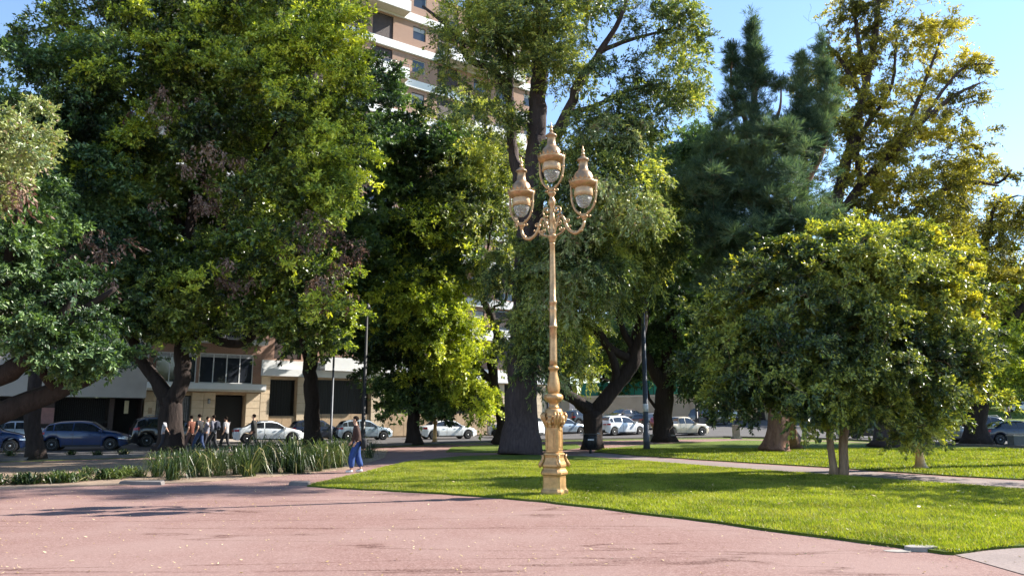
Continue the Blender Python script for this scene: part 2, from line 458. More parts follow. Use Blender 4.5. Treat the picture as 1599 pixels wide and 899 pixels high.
# park side kerb
def kerb(pts, nm='kerb'):
    for i in range(len(pts) - 1):
        a = Vector(pts[i]).to_2d() if len(pts[i]) > 2 else Vector(pts[i]); c = Vector(pts[i + 1])
        d = (c - a); n = Vector((-d.y, d.x)).normalized() * 0.08
        mb = MB()
        V = [(a.x - n.x, a.y - n.y, 0), (c.x - n.x, c.y - n.y, 0), (c.x + n.x, c.y + n.y, 0), (a.x + n.x, a.y + n.y, 0)]
        V += [(x, y, 0.13) for x, y, _ in V]
        mb.add(V, [(0, 3, 2, 1), (4, 5, 6, 7), (0, 1, 5, 4), (1, 2, 6, 5), (2, 3, 7, 6), (3, 0, 4, 7)])
        mb.build(nm, M['kerb'])['kind'] = 'structure'
kerb(gp((-500, 755), (0, 720), (230, 713), (400, 704), (560, 698), (700, 692), (830, 688), (1000, 685), (1130, 683), (1300, 686), (1450, 694), (1599, 699), (2000, 713)))
# hill rising at the far right
def hill():
    nx, ny = 60, 40
    V = []
    for j in range(ny):
        for i in range(nx):
            x = 36 + (240 - 36) * i / (nx - 1); y = 62 + (330 - 62) * j / (ny - 1)
            a = min(1, max(0, (y - 66 - 0.15 * (x - 36)) / 75)); e = min(1, max(0, (x - 38) / 30))
            z = (a * a * (3 - 2 * a)) * 4.6 * (e * e * (3 - 2 * e)) + 0.12 * math.sin(x * .11) * math.sin(y * .09) * a
            V.append((x, y, z - 0.01))
    Fc = [(j * nx + i, j * nx + i + 1, (j + 1) * nx + i + 1, (j + 1) * nx + i) for j in range(ny - 1) for i in range(nx - 1)]
    o = mesh_np('hill', V, Fc, M['lawn'], smooth=True)
    o['kind'] = 'structure'
    return o
hill()
def hill_z(x, y):
    a = min(1, max(0, (y - 66 - 0.15 * (x - 36)) / 75)); e = min(1, max(0, (x - 38) / 30))
    return (a * a * (3 - 2 * a)) * 4.6 * (e * e * (3 - 2 * e))

# ------------------------------------------------------------------ grass blades and leaf litter (uncountable)
def in_poly(x, y, poly):
    r = np.zeros(len(x), bool)
    n = len(poly); j = n - 1
    for i in range(n):
        xi, yi = poly[i]; xj, yj = poly[j]
        c = ((yi > y) != (yj > y)) & (x < (xj - xi) * (y - yi) / (yj - yi + 1e-12) + xi)
        r ^= c; j = i
    return r
def grass(name, poly, N, z0, hgt, ymax, wid):
    pa = np.array(poly)
    x0, y0 = pa.min(0); x1, y1 = pa.max(0); x1 = min(x1, 26); y1 = min(y1, ymax)
    x = RNG.uniform(x0, x1, N); u = RNG.uniform(0, 1, N)
    y = y0 + (y1 - y0) * u ** 1.35
    k = in_poly(x, y, poly) & (np.abs(x) < 0.74 * y + 1)
    x, y = x[k], y[k]; n = len(x)
    a = RNG.uniform(0, 2 * PI, n); h = hgt * RNG.uniform(0.5, 1.3, n); w = wid * (0.7 + y / 25)
    lx, ly = RNG.normal(0, 0.45, n) * h, RNG.normal(0, 0.45, n) * h
    dx, dy = np.cos(a) * w, np.sin(a) * w
    z = np.full(n, z0)
    V = np.stack([np.stack([x - dx, y - dy, z], 1), np.stack([x + dx, y + dy, z], 1), np.stack([x + lx, y + ly, z + h], 1)], 1).reshape(-1, 3)
    o = mesh_np(name, V, np.arange(n * 3).reshape(-1, 3), M['blade'], tris=True)
    o['kind'] = 'stuff'
    o['label'] = 'short bright green grass blades growing over the lawn'
    o['category'] = 'grass'
    return o
grass('lawn_grass', near_lawn, 620000, 0.045, 0.05, 29, 0.006)
o = grass('far_grass', far_lawn, 190000, 0.045, 0.07, 40, 0.008)
o['label'] = 'short green grass on the lawn beyond the pinkish path'
def litter(name, N, xs, ys, size, zf, mat, label, keep=None):
    x = RNG.uniform(*xs, N); y = ys[0] + (ys[1] - ys[0]) * RNG.uniform(0, 1, N) ** 1.1
    if keep is not None:
        k = keep(x, y); x, y = x[k], y[k]
    n = len(x)
    a = RNG.uniform(0, 2 * PI, n); s = size * RNG.uniform(0.4, 1.25, n)
    d = np.stack([np.cos(a), np.sin(a), RNG.normal(0, 0.15, n)], 1) * s[:, None]
    q = np.stack([-np.sin(a), np.cos(a), RNG.normal(0, 0.3, n)], 1) * (s * 0.4)[:, None]
    p = np.stack([x, y, np.full(n, zf) + 0.012], 1)
    V = np.stack([p - d, p + q, p + d + [0, 0, 0.01], p - q], 1).reshape(-1, 3)
    V[:, 2] = np.maximum(V[:, 2], zf + 0.003)
    o = mesh_np(name, V, np.arange(n * 4).reshape(-1, 4), mat)
    tag(o, label, 'leaf litter', kind='stuff')
litter('fallen_leaves', 2800, (-14, 12), (8, 24), 0.023, 0.012, M['litter'], 'small pale dry leaves scattered over the red gravel',
       lambda x, y: ~in_poly(x, y, near_lawn) & ~in_poly(x, y, soil_pts))
litter('lawn_fallen_leaves', 260, (-6, 16), (9.5, 24), 0.045, 0.085, M['litter'], 'pale dry leaves lying on the near lawn', lambda x, y: in_poly(x, y, near_lawn))
litter('bed_fallen_leaves', 900, (-28, -6), (17, 34), 0.05, 0.03, M['lf_dead'], 'brown dry leaves on the soil of the planting bed', lambda x, y: in_poly(x, y, soil_pts))

# ------------------------------------------------------------------ trees
def unit(a):
    return a / (np.linalg.norm(a, axis=1, keepdims=True) + 1e-9)
def lobe_clumps(lobes, spacing):
    C = []; O = []
    for (c, r, dens) in lobes:
        r = np.array(r, float); c = np.array(c, float)
        area = 4 * PI * (((r[0] * r[1]) ** 1.6 + (r[0] * r[2]) ** 1.6 + (r[1] * r[2]) ** 1.6) / 3) ** (1 / 1.6)
        n = max(3, int(1.3 * dens * area / spacing ** 2))
        d = unit(RNG.normal(0, 1, (n, 3)))
        f = RNG.uniform(0.25, 1, n) ** 0.45
        # uneven outline: push some directions out, pull others in
        ph = RNG.uniform(0, 6, 3)
        f = f * (1 + 0.16 * np.sin(3.1 * d[:, 0] + ph[0] + 2.3 * d[:, 2]) + 0.12 * np.sin(5.3 * d[:, 1] + 4.1 * d[:, 2] + ph[1]))
        q = c + d * f[:, None] * r
        # gather the sprays round boughs, so that lit pads and dark hollows alternate
        nb = max(2, n // 8)
        bo = q[:nb]; k = RNG.integers(0, nb, n)
        off = RNG.normal(0, 1, (n, 3)) * spacing * np.array([1.0, 1.0, 0.62]) * 0.78 * min(1.0, r.min() / (1.6 * spacing))
        off[:, 2] += 0.12 * spacing
        loose = RNG.uniform(0, 1, n) < (0.22 if r.min() > 1.3 * spacing else 0.8)
        q2 = np.where(loose[:, None], q, bo[k] + off)
        dd = unit(off + d[:nb][k] * spacing * 0.7); dd = np.where(loose[:, None], d, dd)
        C.append(q2); O.append(dd)
    return np.concatenate(C), np.concatenate(O)
def spray(C, O, R, n, size, aspect, droop=0.3, up=0.3, out=0.6, twigs=9, flat=0.6, follow=0.7, zs=0.65):
    """n leaves in each clump, set along drooping twigs."""
    m = len(C)
    R = np.broadcast_to(R, (m,)) * RNG.uniform(0.7, 1.3, m)
    td = RNG.normal(0, 1, (m, twigs, 3)); td[:, :, 2] *= zs
    td = td / np.linalg.norm(td, axis=2, keepdims=True)
    td = td + O[:, None, :] * out; td[:, :, 2] += up
    td = td / np.linalg.norm(td, axis=2, keepdims=True)
    tl = RNG.uniform(0.6, 1.25, (m, twigs)) * R[:, None]
    ti = RNG.integers(0, twigs, (m, n)); rows = np.arange(m)[:, None]
    d = td[rows, ti]; L = tl[rows, ti]
    t = RNG.uniform(0.08, 1, (m, n)) ** 0.7
    pos = C[:, None, :] + d * (L * t)[:, :, None]
    pos[:, :, 2] -= droop * L * t * t
    pos = pos.reshape(-1, 3) + RNG.normal(0, 0.05, (m * n, 3)) * np.repeat(R, n)[:, None]
    dv = d.reshape(-1, 3) * follow + RNG.normal(0, 0.55, (m * n, 3)); dv[:, 2] -= droop
    dv = unit(dv)
    nv = RNG.normal(0, 0.42, (m * n, 3)); nv[:, 2] += flat; nv += np.repeat(O, n, axis=0) * 0.6
    return pos, dv, nv, size * RNG.uniform(0.6, 1.35, m * n), aspect
def leaf_arrays(S):
    pos, dv, nv, s, asp = S
    side = unit(np.cross(dv, nv)); nn = np.cross(side, dv)
    s = s[:, None]
    mid = pos + dv * s * 0.45
    V = np.stack([pos, mid + side * s * asp * 0.5 + nn * s * 0.08, pos + dv * s, mid - side * s * asp * 0.5 + nn * s * 0.08], 1).reshape(-1, 3)
    return V, np.arange(len(pos) * 4).reshape(-1, 4)
GN_CACHE = {}
def spray_group(lv, kw):
    """a node group that sets one of six leafy sprays on every point of a crown"""
    key = (lv['mat'].name, lv['R'], lv['n'], lv['size'], lv['asp'], tuple(sorted(kw.items())))
    if key in GN_CACHE: return GN_CACHE[key]
    ng = bpy.data.node_groups.new('leaf_sprays', 'GeometryNodeTree')
    ng.interface.new_socket('Geometry', in_out='INPUT', socket_type='NodeSocketGeometry')
    ng.interface.new_socket('Geometry', in_out='OUTPUT', socket_type='NodeSocketGeometry')
    N = ng.nodes; Lk = ng.links
    gi = N.new('NodeGroupInput'); go = N.new('NodeGroupOutput')
    jn = N.new('GeometryNodeJoinGeometry')
    for k in range(6):
        ox = np.array([[1.0, 0, 0.25]]) / 1.03
        V, Fq = leaf_arrays(spray(np.zeros((1, 3)), ox, lv['R'], lv['n'], lv['size'], lv['asp'], **kw))
        me = bpy.data.meshes.new('leaf_spray')
        o = mesh_np('leaf_spray', V, Fq, lv['mat'])
        COL.objects.unlink(o)
        oi = N.new('GeometryNodeObjectInfo'); oi.inputs['Object'].default_value = o
        g2 = N.new('GeometryNodeGeometryToInstance')
        Lk.new(oi.outputs['Geometry'], g2.inputs[0]); Lk.new(g2.outputs[0], jn.inputs[0])
    ip = N.new('GeometryNodeInstanceOnPoints')
    Lk.new(gi.outputs[0], ip.inputs['Points']); Lk.new(jn.outputs[0], ip.inputs['Instance'])
    ip.inputs['Pick Instance'].default_value = True
    def attr(nm, ty):
        a = N.new('GeometryNodeInputNamedAttribute'); a.data_type = ty; a.inputs['Name'].default_value = nm
        return a.outputs['Attribute']
    Lk.new(attr('pick', 'INT'), ip.inputs['Instance Index'])
    Lk.new(attr('turn', 'FLOAT_VECTOR'), ip.inputs['Rotation'])
    Lk.new(attr('size', 'FLOAT'), ip.inputs['Scale'])
    Lk.new(ip.outputs[0], go.inputs[0])
    GN_CACHE[key] = ng
    return ng
def leaf_crown(name, C, O, lv, kw, parent, label=None):
    me = bpy.data.meshes.new(name)
    n = len(C)
    me.vertices.add(n); me.vertices.foreach_set('co', np.ascontiguousarray(C, dtype=np.float32).ravel())
    me.update(); me.materials.append(lv['mat'])
    az = np.arctan2(O[:, 1], O[:, 0]) + RNG.normal(0, 0.5, n)
    tilt = RNG.normal(0, 0.25, (n, 2))
    a = me.attributes.new('turn', 'FLOAT_VECTOR', 'POINT'); a.data.foreach_set('vector', np.stack([tilt[:, 0], tilt[:, 1] - 0.5 * O[:, 2], az], 1).astype(np.float32).ravel())
    a = me.attributes.new('size', 'FLOAT', 'POINT'); a.data.foreach_set('value', RNG.uniform(0.7, 1.3, n).astype(np.float32))
    a = me.attributes.new('pick', 'INT', 'POINT'); a.data.foreach_set('value', RNG.integers(0, 6, n).astype(np.int32))
    o = link(bpy.data.objects.new(name, me), parent)
    md = o.modifiers.new('leaf_sprays', 'NODES'); md.node_group = spray_group(lv, kw)
    o['kind'] = 'stuff'
    if label: o['label'] = label
    return o
def grow(nodes, rads, C, br, mb, nseg=5):
    """branches that reach from the nearest wood to every clump."""
    N = np.array(nodes, float); Rd = np.array(rads, float)
    d0 = np.array([np.min(np.sum((N - c) ** 2, 1)) for c in C])
    order = np.argsort(d0)
    for i in order:
        c = C[i]
        dd = np.sum((N - c) ** 2, 1)
        k = int(np.argmin(dd)); a = N[k]; L = math.sqrt(dd[k])
        if L < 0.15: continue
        r0 = min(Rd[k] * 0.7, 0.02 + br * L)
        r1 = max(0.008, r0 * 0.3)
        mid = (a + c) / 2 + RNG.normal(0, 0.10, 3) * L + np.array([0, 0, 0.08 * L])
        q1 = a * 0.4 + mid * 0.6 + RNG.normal(0, 0.04, 3) * L
        q2 = c * 0.45 + mid * 0.55 + RNG.normal(0, 0.04, 3) * L
        pts = [a, q1, mid, q2, c]
        pts = [a, (a + q1) / 2, q1, mid, q2, c]
        rr = [r0 * (1 - t) + r1 * t for t in (0, .2, .35, .5, .75, 1)]
        mb.tube(pts, rr, nseg, cap=False)
        N = np.concatenate([N, np.array(pts[2:])]); Rd = np.concatenate([Rd, np.array(rr[2:])])
def shift(o, base):
    """give a world-space mesh the local space of its thing (an unrotated Empty at base)"""
    o.data.transform(Matrix.Translation(-Vector(base)))
    return o
def tree(name, label, base, trunk, limbs, leaves, bark_m, group=None, cat='tree', flare=0.35, flare_h=0.5, br=0.022, lobed=0.08, bare=None, branch_every=1):
    """trunk / limbs: [(point, radius)...]; leaves: list of dict(lobes, spacing, mat, n, R, size, ...)"""
    root = thing(name, label, cat, base, 0, group)
    nodes = []; rads = []
    def wood(spec, nm, n, is_trunk):
        pts, rr = catmull([p for p, _ in spec], [r for _, r in spec], 0.35)
        out = []
        for i, p in enumerate(pts):
            j = 0.0 if i in (0,) else 0.12
            out.append(p + Vector((random.gauss(0, j), random.gauss(0, j), 0)) * min(rr[i], 0.3))
        ph = random.uniform(0, 6)
        def rip(i, t, p):
            z = p.z - base[2]
            k = 1 + lobed * math.sin(5 * t + ph + 0.4 * z) + lobed * 0.6 * math.sin(9 * t + 1.7 * ph + 1.3 * z) + 0.04 * math.sin(3.7 * z + ph)
            if is_trunk:
                e = math.exp(-max(0, z) / flare_h)
                k *= 1 + flare * e * (1 + 0.45 * math.sin(6 * t + ph))
            return k
        mb = MB().tube(out, rr, n, ripple=rip)
        o = mb.build(nm, bark_m, root)
        shift(o, base)
        for p, r in zip(out, rr):
            nodes.append(tuple(p)); rads.append(r)
    for k, sp in enumerate(trunk):
        wood(sp, 'trunk', 16, True)
    for sp in limbs:
        wood(sp, 'limb', 9, False)
    mbb = MB()
    for lv in leaves:
        C, O = lobe_clumps(lv['lobes'], lv['spacing'])
        sel = C[::lv.get('every', branch_every)]
        if lv.get('branches', True):
            grow(nodes, rads, sel, br, mbb)
        kw = {k: lv[k] for k in ('droop', 'up', 'out', 'twigs', 'flat', 'follow', 'zs') if k in lv}
        o = leaf_crown('crown', C, O, lv, kw, root, lv.get('label'))
        shift(o, base)
    if bare is not None:
        C, O = lobe_clumps(bare[0], bare[1])
        grow(nodes, rads, C, br * 0.8, mbb, 4)
    if mbb.v:
        o = mbb.build('branch', bark_m, root)
        shift(o, base); o['kind'] = 'stuff'
    return root
def LB(px, py, Y, rx, ry, rd, dens=1.0):
    """a crown lobe: centre seen at a pixel at distance Y, radii in pixels across and up, depth radius in metres"""
    k = Y / FPX
    return (tuple(P(px, py, Y)), (rx * k, rd, ry * k), dens)
def W(px, py, Y, r):
    return (P(px, py, Y), r)
def W0(px, py, r, z=0.0):
    return (G(px, py, z), r)

# --- the great ficus trees on the left
b0 = G(-150, 735)
tree('ficus_tree', 'huge ficus at the left edge, brown limbs and sun-tinted pale leaf tips over the silver sedan', b0,
     [[(b0, 0.75), W(-150, 640, b0.y, 0.62), W(-140, 560, b0.y - .5, 0.5), W(-130, 470, b0.y - 1, 0.4)]],
     [[W(-150, 665, b0.y, 0.5), W(-40, 655, b0.y, 0.42), W(50, 625, b0.y + .2, 0.34), W(130, 592, b0.y + .5, 0.27), W(185, 565, b0.y + 1, 0.16), W(225, 535, b0.y + 1.2, 0.07)],
      [W(-140, 620, b0.y, 0.45), W(-40, 600, b0.y - .5, 0.34), W(40, 565, b0.y - 1, 0.26), W(90, 500, b0.y - 1, 0.16), W(130, 440, b0.y - 1, 0.05)],
      [W(-140, 560, b0.y, 0.36), W(-10, 470, b0.y - 1, 0.25), W(20, 380, b0.y - 1.5, 0.2), W(30, 280, b0.y - 2, 0.12)],
      [W(90, 610, b0.y + .3, 0.2), W(60, 560, b0.y - .5, 0.15), W(110, 500, b0.y - .6, 0.12), W(180, 450, b0.y - .6, 0.08)]],
     [dict(lobes=[LB(20, 505, b0.y - 1, 110, 45, 2), LB(110, 555, b0.y - .5, 65, 34, 1.4), LB(20, 430, b0.y - 1, 60, 60, 1.6, .8), LB(20, 360, b0.y - 1.5, 60, 40, 1.4, .8), LB(100, 470, b0.y - .5, 50, 50, 1.4, .8), LB(-60, 300, b0.y, 100, 110, 3, .9), LB(70, 320, b0.y + 1, 50, 40, 1.6, .6),
                  LB(100, 400, b0.y + 3, 60, 50, 2, .4), LB(175, 555, b0.y, 28, 22, .7)], spacing=0.72, mat=M['lf_dark'], n=220, R=0.62, size=0.14, asp=0.48, droop=0.35),
      dict(lobes=[LB(12, 235, b0.y - 4.5, 62, 55, 1.4, 1.0), LB(50, 195, b0.y - 4.2, 36, 30, .8), LB(-20, 285, b0.y - 4.5, 60, 30, 1)], spacing=0.55, mat=M['lf_pale'], n=120, R=0.42, size=0.12, asp=0.48, droop=0.2, label='leaves coloured pale for sunlight'),
      dict(lobes=[LB(20, 290, b0.y - 4, 50, 16, .7, .5), LB(130, 400, b0.y + .6, 36, 55, .8, .35), LB(175, 400, b0.y + .8, 20, 40, .5, .3)], spacing=0.6, mat=M['lf_dead'], n=55, R=0.42, size=0.15, asp=0.4, droop=1.2, up=-0.4, out=0.1, label='bunches of withered brown leaves')],
     M['bark_dark'], 'great ficus trees', flare=0.4)

b1 = G(55, 718)
tree('ficus_tree.001', 'straight dark trunk standing between the silver sedan and the blue hatchback', b1,
     [[(b1, 0.30), W(52, 650, b1.y, 0.27), W(56, 600, b1.y, 0.25), W(60, 520, b1.y + .5, 0.2), W(70, 420, b1.y + 1, 0.16), W(90, 300, b1.y + 1.5, 0.1)]],
     [[W(56, 560, b1.y + .3, .17), W(100, 500, b1.y + 1, 0.13), W(170, 430, b1.y + 2, 0.08)]],
     [dict(lobes=[LB(60, 330, b1.y + 3, 130, 110, 3), LB(30, 120, b1.y + 3, 90, 60, 2.5, .6), LB(80, 210, b1.y + 3, 100, 80, 3), LB(190, 300, b1.y + 4, 110, 110, 3), LB(30, 430, b1.y + 3, 120, 70, 3), LB(170, 440, b1.y + 4, 100, 80, 3, .8)],
           spacing=1.0, mat=M['lf_dark'], n=220, R=0.85, size=0.19, asp=0.5, droop=0.3)],
     M['bark_dark'], 'great ficus trees')

b2 = G(264, 706)
Y = b2.y
tree('ficus_tree.002', 'tallest broad ficus with a dark V-forked trunk in front of the building entrance', b2,
     [[(b2, 0.62), W(266, 665, Y, 0.5), W(266, 620, Y, 0.48)]],
     [[W(266, 630, Y, 0.42), W(245, 595, Y, 0.33), W(222, 560, Y, 0.28), W(190, 500, Y - .5, 0.22), W(150, 420, Y - 1, 0.16), W(130, 320, Y - 1.5, 0.1)],
      [W(268, 630, Y, 0.44), W(284, 590, Y, 0.38), W(284, 530, Y, 0.34), W(290, 440, Y, 0.3), W(300, 330, Y - .5, 0.24), W(330, 200, Y - 1, 0.18), W(350, 60, Y - 1, 0.1)],
      [W(284, 545, Y, 0.3), W(310, 518, Y - .4, 0.24), W(345, 534, Y - .6, 0.22), W(385, 534, Y - .7, 0.2), W(405, 500, Y - .8, 0.17), W(430, 430, Y - 1, 0.13), W(470, 340, Y - 1.2, 0.09)],
      [W(240, 590, Y, 0.24), W(200, 548, Y - .3, 0.22), W(140, 560, Y - .6, 0.15), W(90, 520, Y - 1, 0.1)],
      [W(290, 440, Y, 0.24), W(360, 330, Y - 1, 0.2), W(420, 230, Y - 1.6, 0.15), W(480, 130, Y - 2, 0.1)],
      [W(296, 380, Y, 0.2), W(240, 280, Y - 1, 0.15), W(190, 180, Y - 2, 0.1)]],
     [dict(lobes=[LB(140, 200, Y - 3, 85, 60, 2.0), LB(210, 110, Y - 2.5, 95, 60, 2.2), LB(270, 30, Y - 1.5, 110, 60, 2.6), LB(190, 265, Y - 2.5, 80, 55, 1.8), LB(300, 120, Y - 3, 90, 70, 2.2),
                  LB(340, 220, Y - 3.5, 80, 55, 1.8, .8), LB(400, 60, Y - 2.5, 100, 75, 2.6), LB(470, 20, Y - 1.5, 80, 70, 2.4), LB(460, 130, Y - 3, 85, 75, 2.4), LB(500, 215, Y - 2.5, 66, 70, 2.0),
                  LB(430, 290, Y - 2.5, 70, 50, 1.8, .8), LB(515, 300, Y - 2.5, 46, 44, 1.6), LB(360, 370, Y - 1, 80, 45, 1.8, .5), LB(400, 410, Y - 2.2, 95, 55, 2.0), LB(330, 480, Y - 2, 90, 40, 1.8),
                  LB(470, 420, Y - 2, 60, 60, 2), LB(250, 440, Y - 2.5, 80, 45, 1.8), LB(200, 350, Y - 2, 60, 50, 1.6, .7), LB(250, -60, Y, 150, 60, 3), LB(430, -60, Y, 110, 60, 3), LB(100, 60, Y, 90, 55, 2, .7),
                  LB(250, 500, Y - 1, 80, 30, 1.6), LB(520, 520, Y - 2, 60, 38, 1.6), LB(440, 500, Y - 2, 60, 30, 1.5, .8), LB(300, 230, Y + 2, 110, 70, 2.4), LB(360, 310, Y + 2, 90, 60, 2.4), LB(450, 230, Y + 2, 90, 80, 2.4), LB(220, 400, Y + 1.5, 90, 60, 2, .9), LB(370, 150, Y + 2, 100, 70, 2.4), LB(300, 400, Y + 1, 80, 50, 2, .8)],
           spacing=0.85, mat=M['lf_ficus'], n=210, R=0.72, size=0.165, asp=0.5, droop=0.3),
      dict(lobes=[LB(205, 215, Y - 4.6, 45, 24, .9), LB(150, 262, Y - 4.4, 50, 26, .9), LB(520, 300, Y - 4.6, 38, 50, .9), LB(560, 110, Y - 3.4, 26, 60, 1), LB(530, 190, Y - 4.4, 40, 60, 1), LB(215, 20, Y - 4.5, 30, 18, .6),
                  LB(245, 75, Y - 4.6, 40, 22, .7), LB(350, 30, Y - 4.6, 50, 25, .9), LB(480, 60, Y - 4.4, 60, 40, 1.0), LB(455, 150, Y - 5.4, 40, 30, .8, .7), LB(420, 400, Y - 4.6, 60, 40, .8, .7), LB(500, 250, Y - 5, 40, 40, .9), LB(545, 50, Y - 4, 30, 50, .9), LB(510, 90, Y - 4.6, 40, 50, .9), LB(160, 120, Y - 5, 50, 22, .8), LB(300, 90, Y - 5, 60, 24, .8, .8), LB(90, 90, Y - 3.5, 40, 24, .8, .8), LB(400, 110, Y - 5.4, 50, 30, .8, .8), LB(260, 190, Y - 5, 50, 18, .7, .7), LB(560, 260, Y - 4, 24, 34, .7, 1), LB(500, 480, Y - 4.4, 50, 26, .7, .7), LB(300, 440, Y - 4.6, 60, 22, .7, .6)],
           spacing=0.75, mat=M['lf_bright'], n=90, R=0.55, size=0.15, asp=0.5, droop=0.2, up=0.5, label='leaves coloured brighter for sunlight on the lit side'),  # brighter leaf colour imitates sunlight on the crown's right side
      dict(lobes=[LB(330, 240, Y - 5.0, 60, 26, 1.0, .35), LB(300, 300, Y - 4.4, 80, 24, .8, .3), LB(470, 370, Y - 4.6, 60, 28, .8, .5), LB(540, 395, Y - 4.2, 26, 26, .6, .7), LB(370, 420, Y - 4.4, 50, 24, .6, .4), LB(500, 450, Y - 4.2, 60, 30, .6, .5), LB(250, 160, Y - 5.0, 60, 24, .8, .3)],
           spacing=0.72, mat=M['lf_dead'], n=50, R=0.42, size=0.16, asp=0.42, droop=1.0, up=-0.3, out=0.1, label='hanging bunches of withered brown leaves')],
     M['bark_dark'], 'great ficus trees', bare=([LB(400, 310, Y - 3.6, 70, 50, 1.5, .8), LB(160, 400, Y - 3.5, 50, 50, 1, .7)], 0.8))

b3 = G(489, 694); Y = b3.y
tree('ficus_tree.003', 'dark trunk behind the strap-leaved bed, in front of the navy car', b3,
     [[(b3, 0.5), W(488, 640, Y, 0.43), W(486, 580, Y, 0.42), W(484, 520, Y, 0.4), W(490, 440, Y, 0.3), W(510, 340, Y, 0.2)]],
     [[W(484, 560, Y, .35), W(470, 520, Y - .5, .28), W(430, 470, Y - 1, .2)], [W(486, 540, Y, .3), W(540, 520, Y - 1, .26), W(620, 525, Y - 1.5, .18)]],
     [dict(lobes=[LB(530, 500, Y, 95, 55, 3), LB(600, 525, Y - 1, 60, 38, 2.4), LB(480, 430, Y, 100, 70, 3.5), LB(590, 400, Y, 70, 70, 3), LB(620, 470, Y, 60, 50, 2.5), LB(400, 470, Y, 90, 60, 3, .7), LB(500, 440, Y + 6, 110, 70, 3.5), LB(420, 440, Y + 5, 80, 60, 3), LB(590, 430, Y + 8, 90, 70, 3.5), LB(470, 350, Y + 6, 90, 60, 3)],  # rear lobes added to shade the facade and street behind
           spacing=1.15, mat=M['lf_dark'], n=220, R=1.0, size=0.24, asp=0.5, droop=0.3)],
     M['bark_dark'], 'great ficus trees')

b4 = G(646, 694); Y = b4.y
tree('shade_tree', 'bright green bushy tree with a dark trunk beside the white sedan', b4,
     [[(b4, 0.42), W(646, 640, Y, 0.34), W(648, 590, Y, 0.3), W(655, 520, Y, 0.24), W(650, 400, Y, 0.2), W(640, 260, Y, .15)]],
     [[W(648, 600, Y, .2), W(690, 560, Y - 1, .14), W(720, 520, Y - 1.5, .09)], [W(650, 480, Y, .18), W(610, 420, Y - 1, .12), W(600, 330, Y - 1, .08)]],
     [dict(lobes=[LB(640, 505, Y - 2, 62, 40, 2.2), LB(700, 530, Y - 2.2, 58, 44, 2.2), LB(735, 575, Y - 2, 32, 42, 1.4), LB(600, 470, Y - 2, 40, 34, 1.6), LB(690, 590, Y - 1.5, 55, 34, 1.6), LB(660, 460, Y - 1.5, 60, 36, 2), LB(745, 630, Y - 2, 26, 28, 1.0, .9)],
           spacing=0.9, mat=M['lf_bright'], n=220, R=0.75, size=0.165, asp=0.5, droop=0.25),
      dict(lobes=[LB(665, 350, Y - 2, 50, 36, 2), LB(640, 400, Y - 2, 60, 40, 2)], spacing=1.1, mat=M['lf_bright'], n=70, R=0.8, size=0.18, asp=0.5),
      dict(lobes=[LB(640, 330, Y, 70, 80, 3.5), LB(600, 220, Y, 60, 80, 3), LB(670, 260, Y, 60, 60, 3), LB(690, 400, Y, 60, 60, 3), LB(640, 620, Y, 60, 34, 2, .9), LB(700, 640, Y - .5, 40, 20, 1.4, .8), LB(610, 590, Y, 50, 34, 2), LB(585, 130, Y, 36, 40, 2.4, .8)],
           spacing=1.1, mat=M['lf_dark'], n=220, R=0.95, size=0.22, asp=0.5, droop=0.3)],
     M['bark_dark'], 'shade trees along the street')

b5 = G(776, 694); Y = b5.y
tree('slender_tree', 'slim crooked black-trunked tree standing just behind the big trunk by the lamp', b5,
     [[(b5, 0.34), W(784, 660, Y, 0.33), W(772, 600, Y, 0.3), W(768, 560, Y, 0.27), W(778, 530, Y, 0.24), W(765, 490, Y, 0.23), W(752, 460, Y, 0.2), W(744, 400, Y, 0.15), W(740, 340, Y, .1)]],
     [[W(768, 500, Y, .13), W(772, 478, Y, .1), W(790, 468, Y, .09), W(792, 400, Y, .06)], [W(750, 440, Y, .1), W(760, 400, Y, .08), W(768, 340, Y, .05)],
      [W(772, 600, Y, .22), W(745, 570, Y - .4, .2), W(730, 520, Y - .6, .15), W(715, 470, Y - .6, .1)]],
     [dict(lobes=[LB(730, 330, Y, 60, 50, 3), LB(770, 270, Y, 60, 50, 3), LB(720, 240, Y, 60, 50, 3), LB(700, 180, Y, 50, 40, 2.5, .7), LB(760, 390, Y - 1, 50, 26, 2, .6), LB(735, 440, Y, 50, 26, 2, .6), LB(800, 300, Y + 2, 60, 80, 2.5, .8), LB(720, 300, Y - 3, 40, 26, 1.4, .5)],
           spacing=1.1, mat=M['lf_tipa'], n=200, R=0.9, size=0.19, asp=0.36, droop=0.4)],
     M['bark_dark'], 'shade trees along the street')

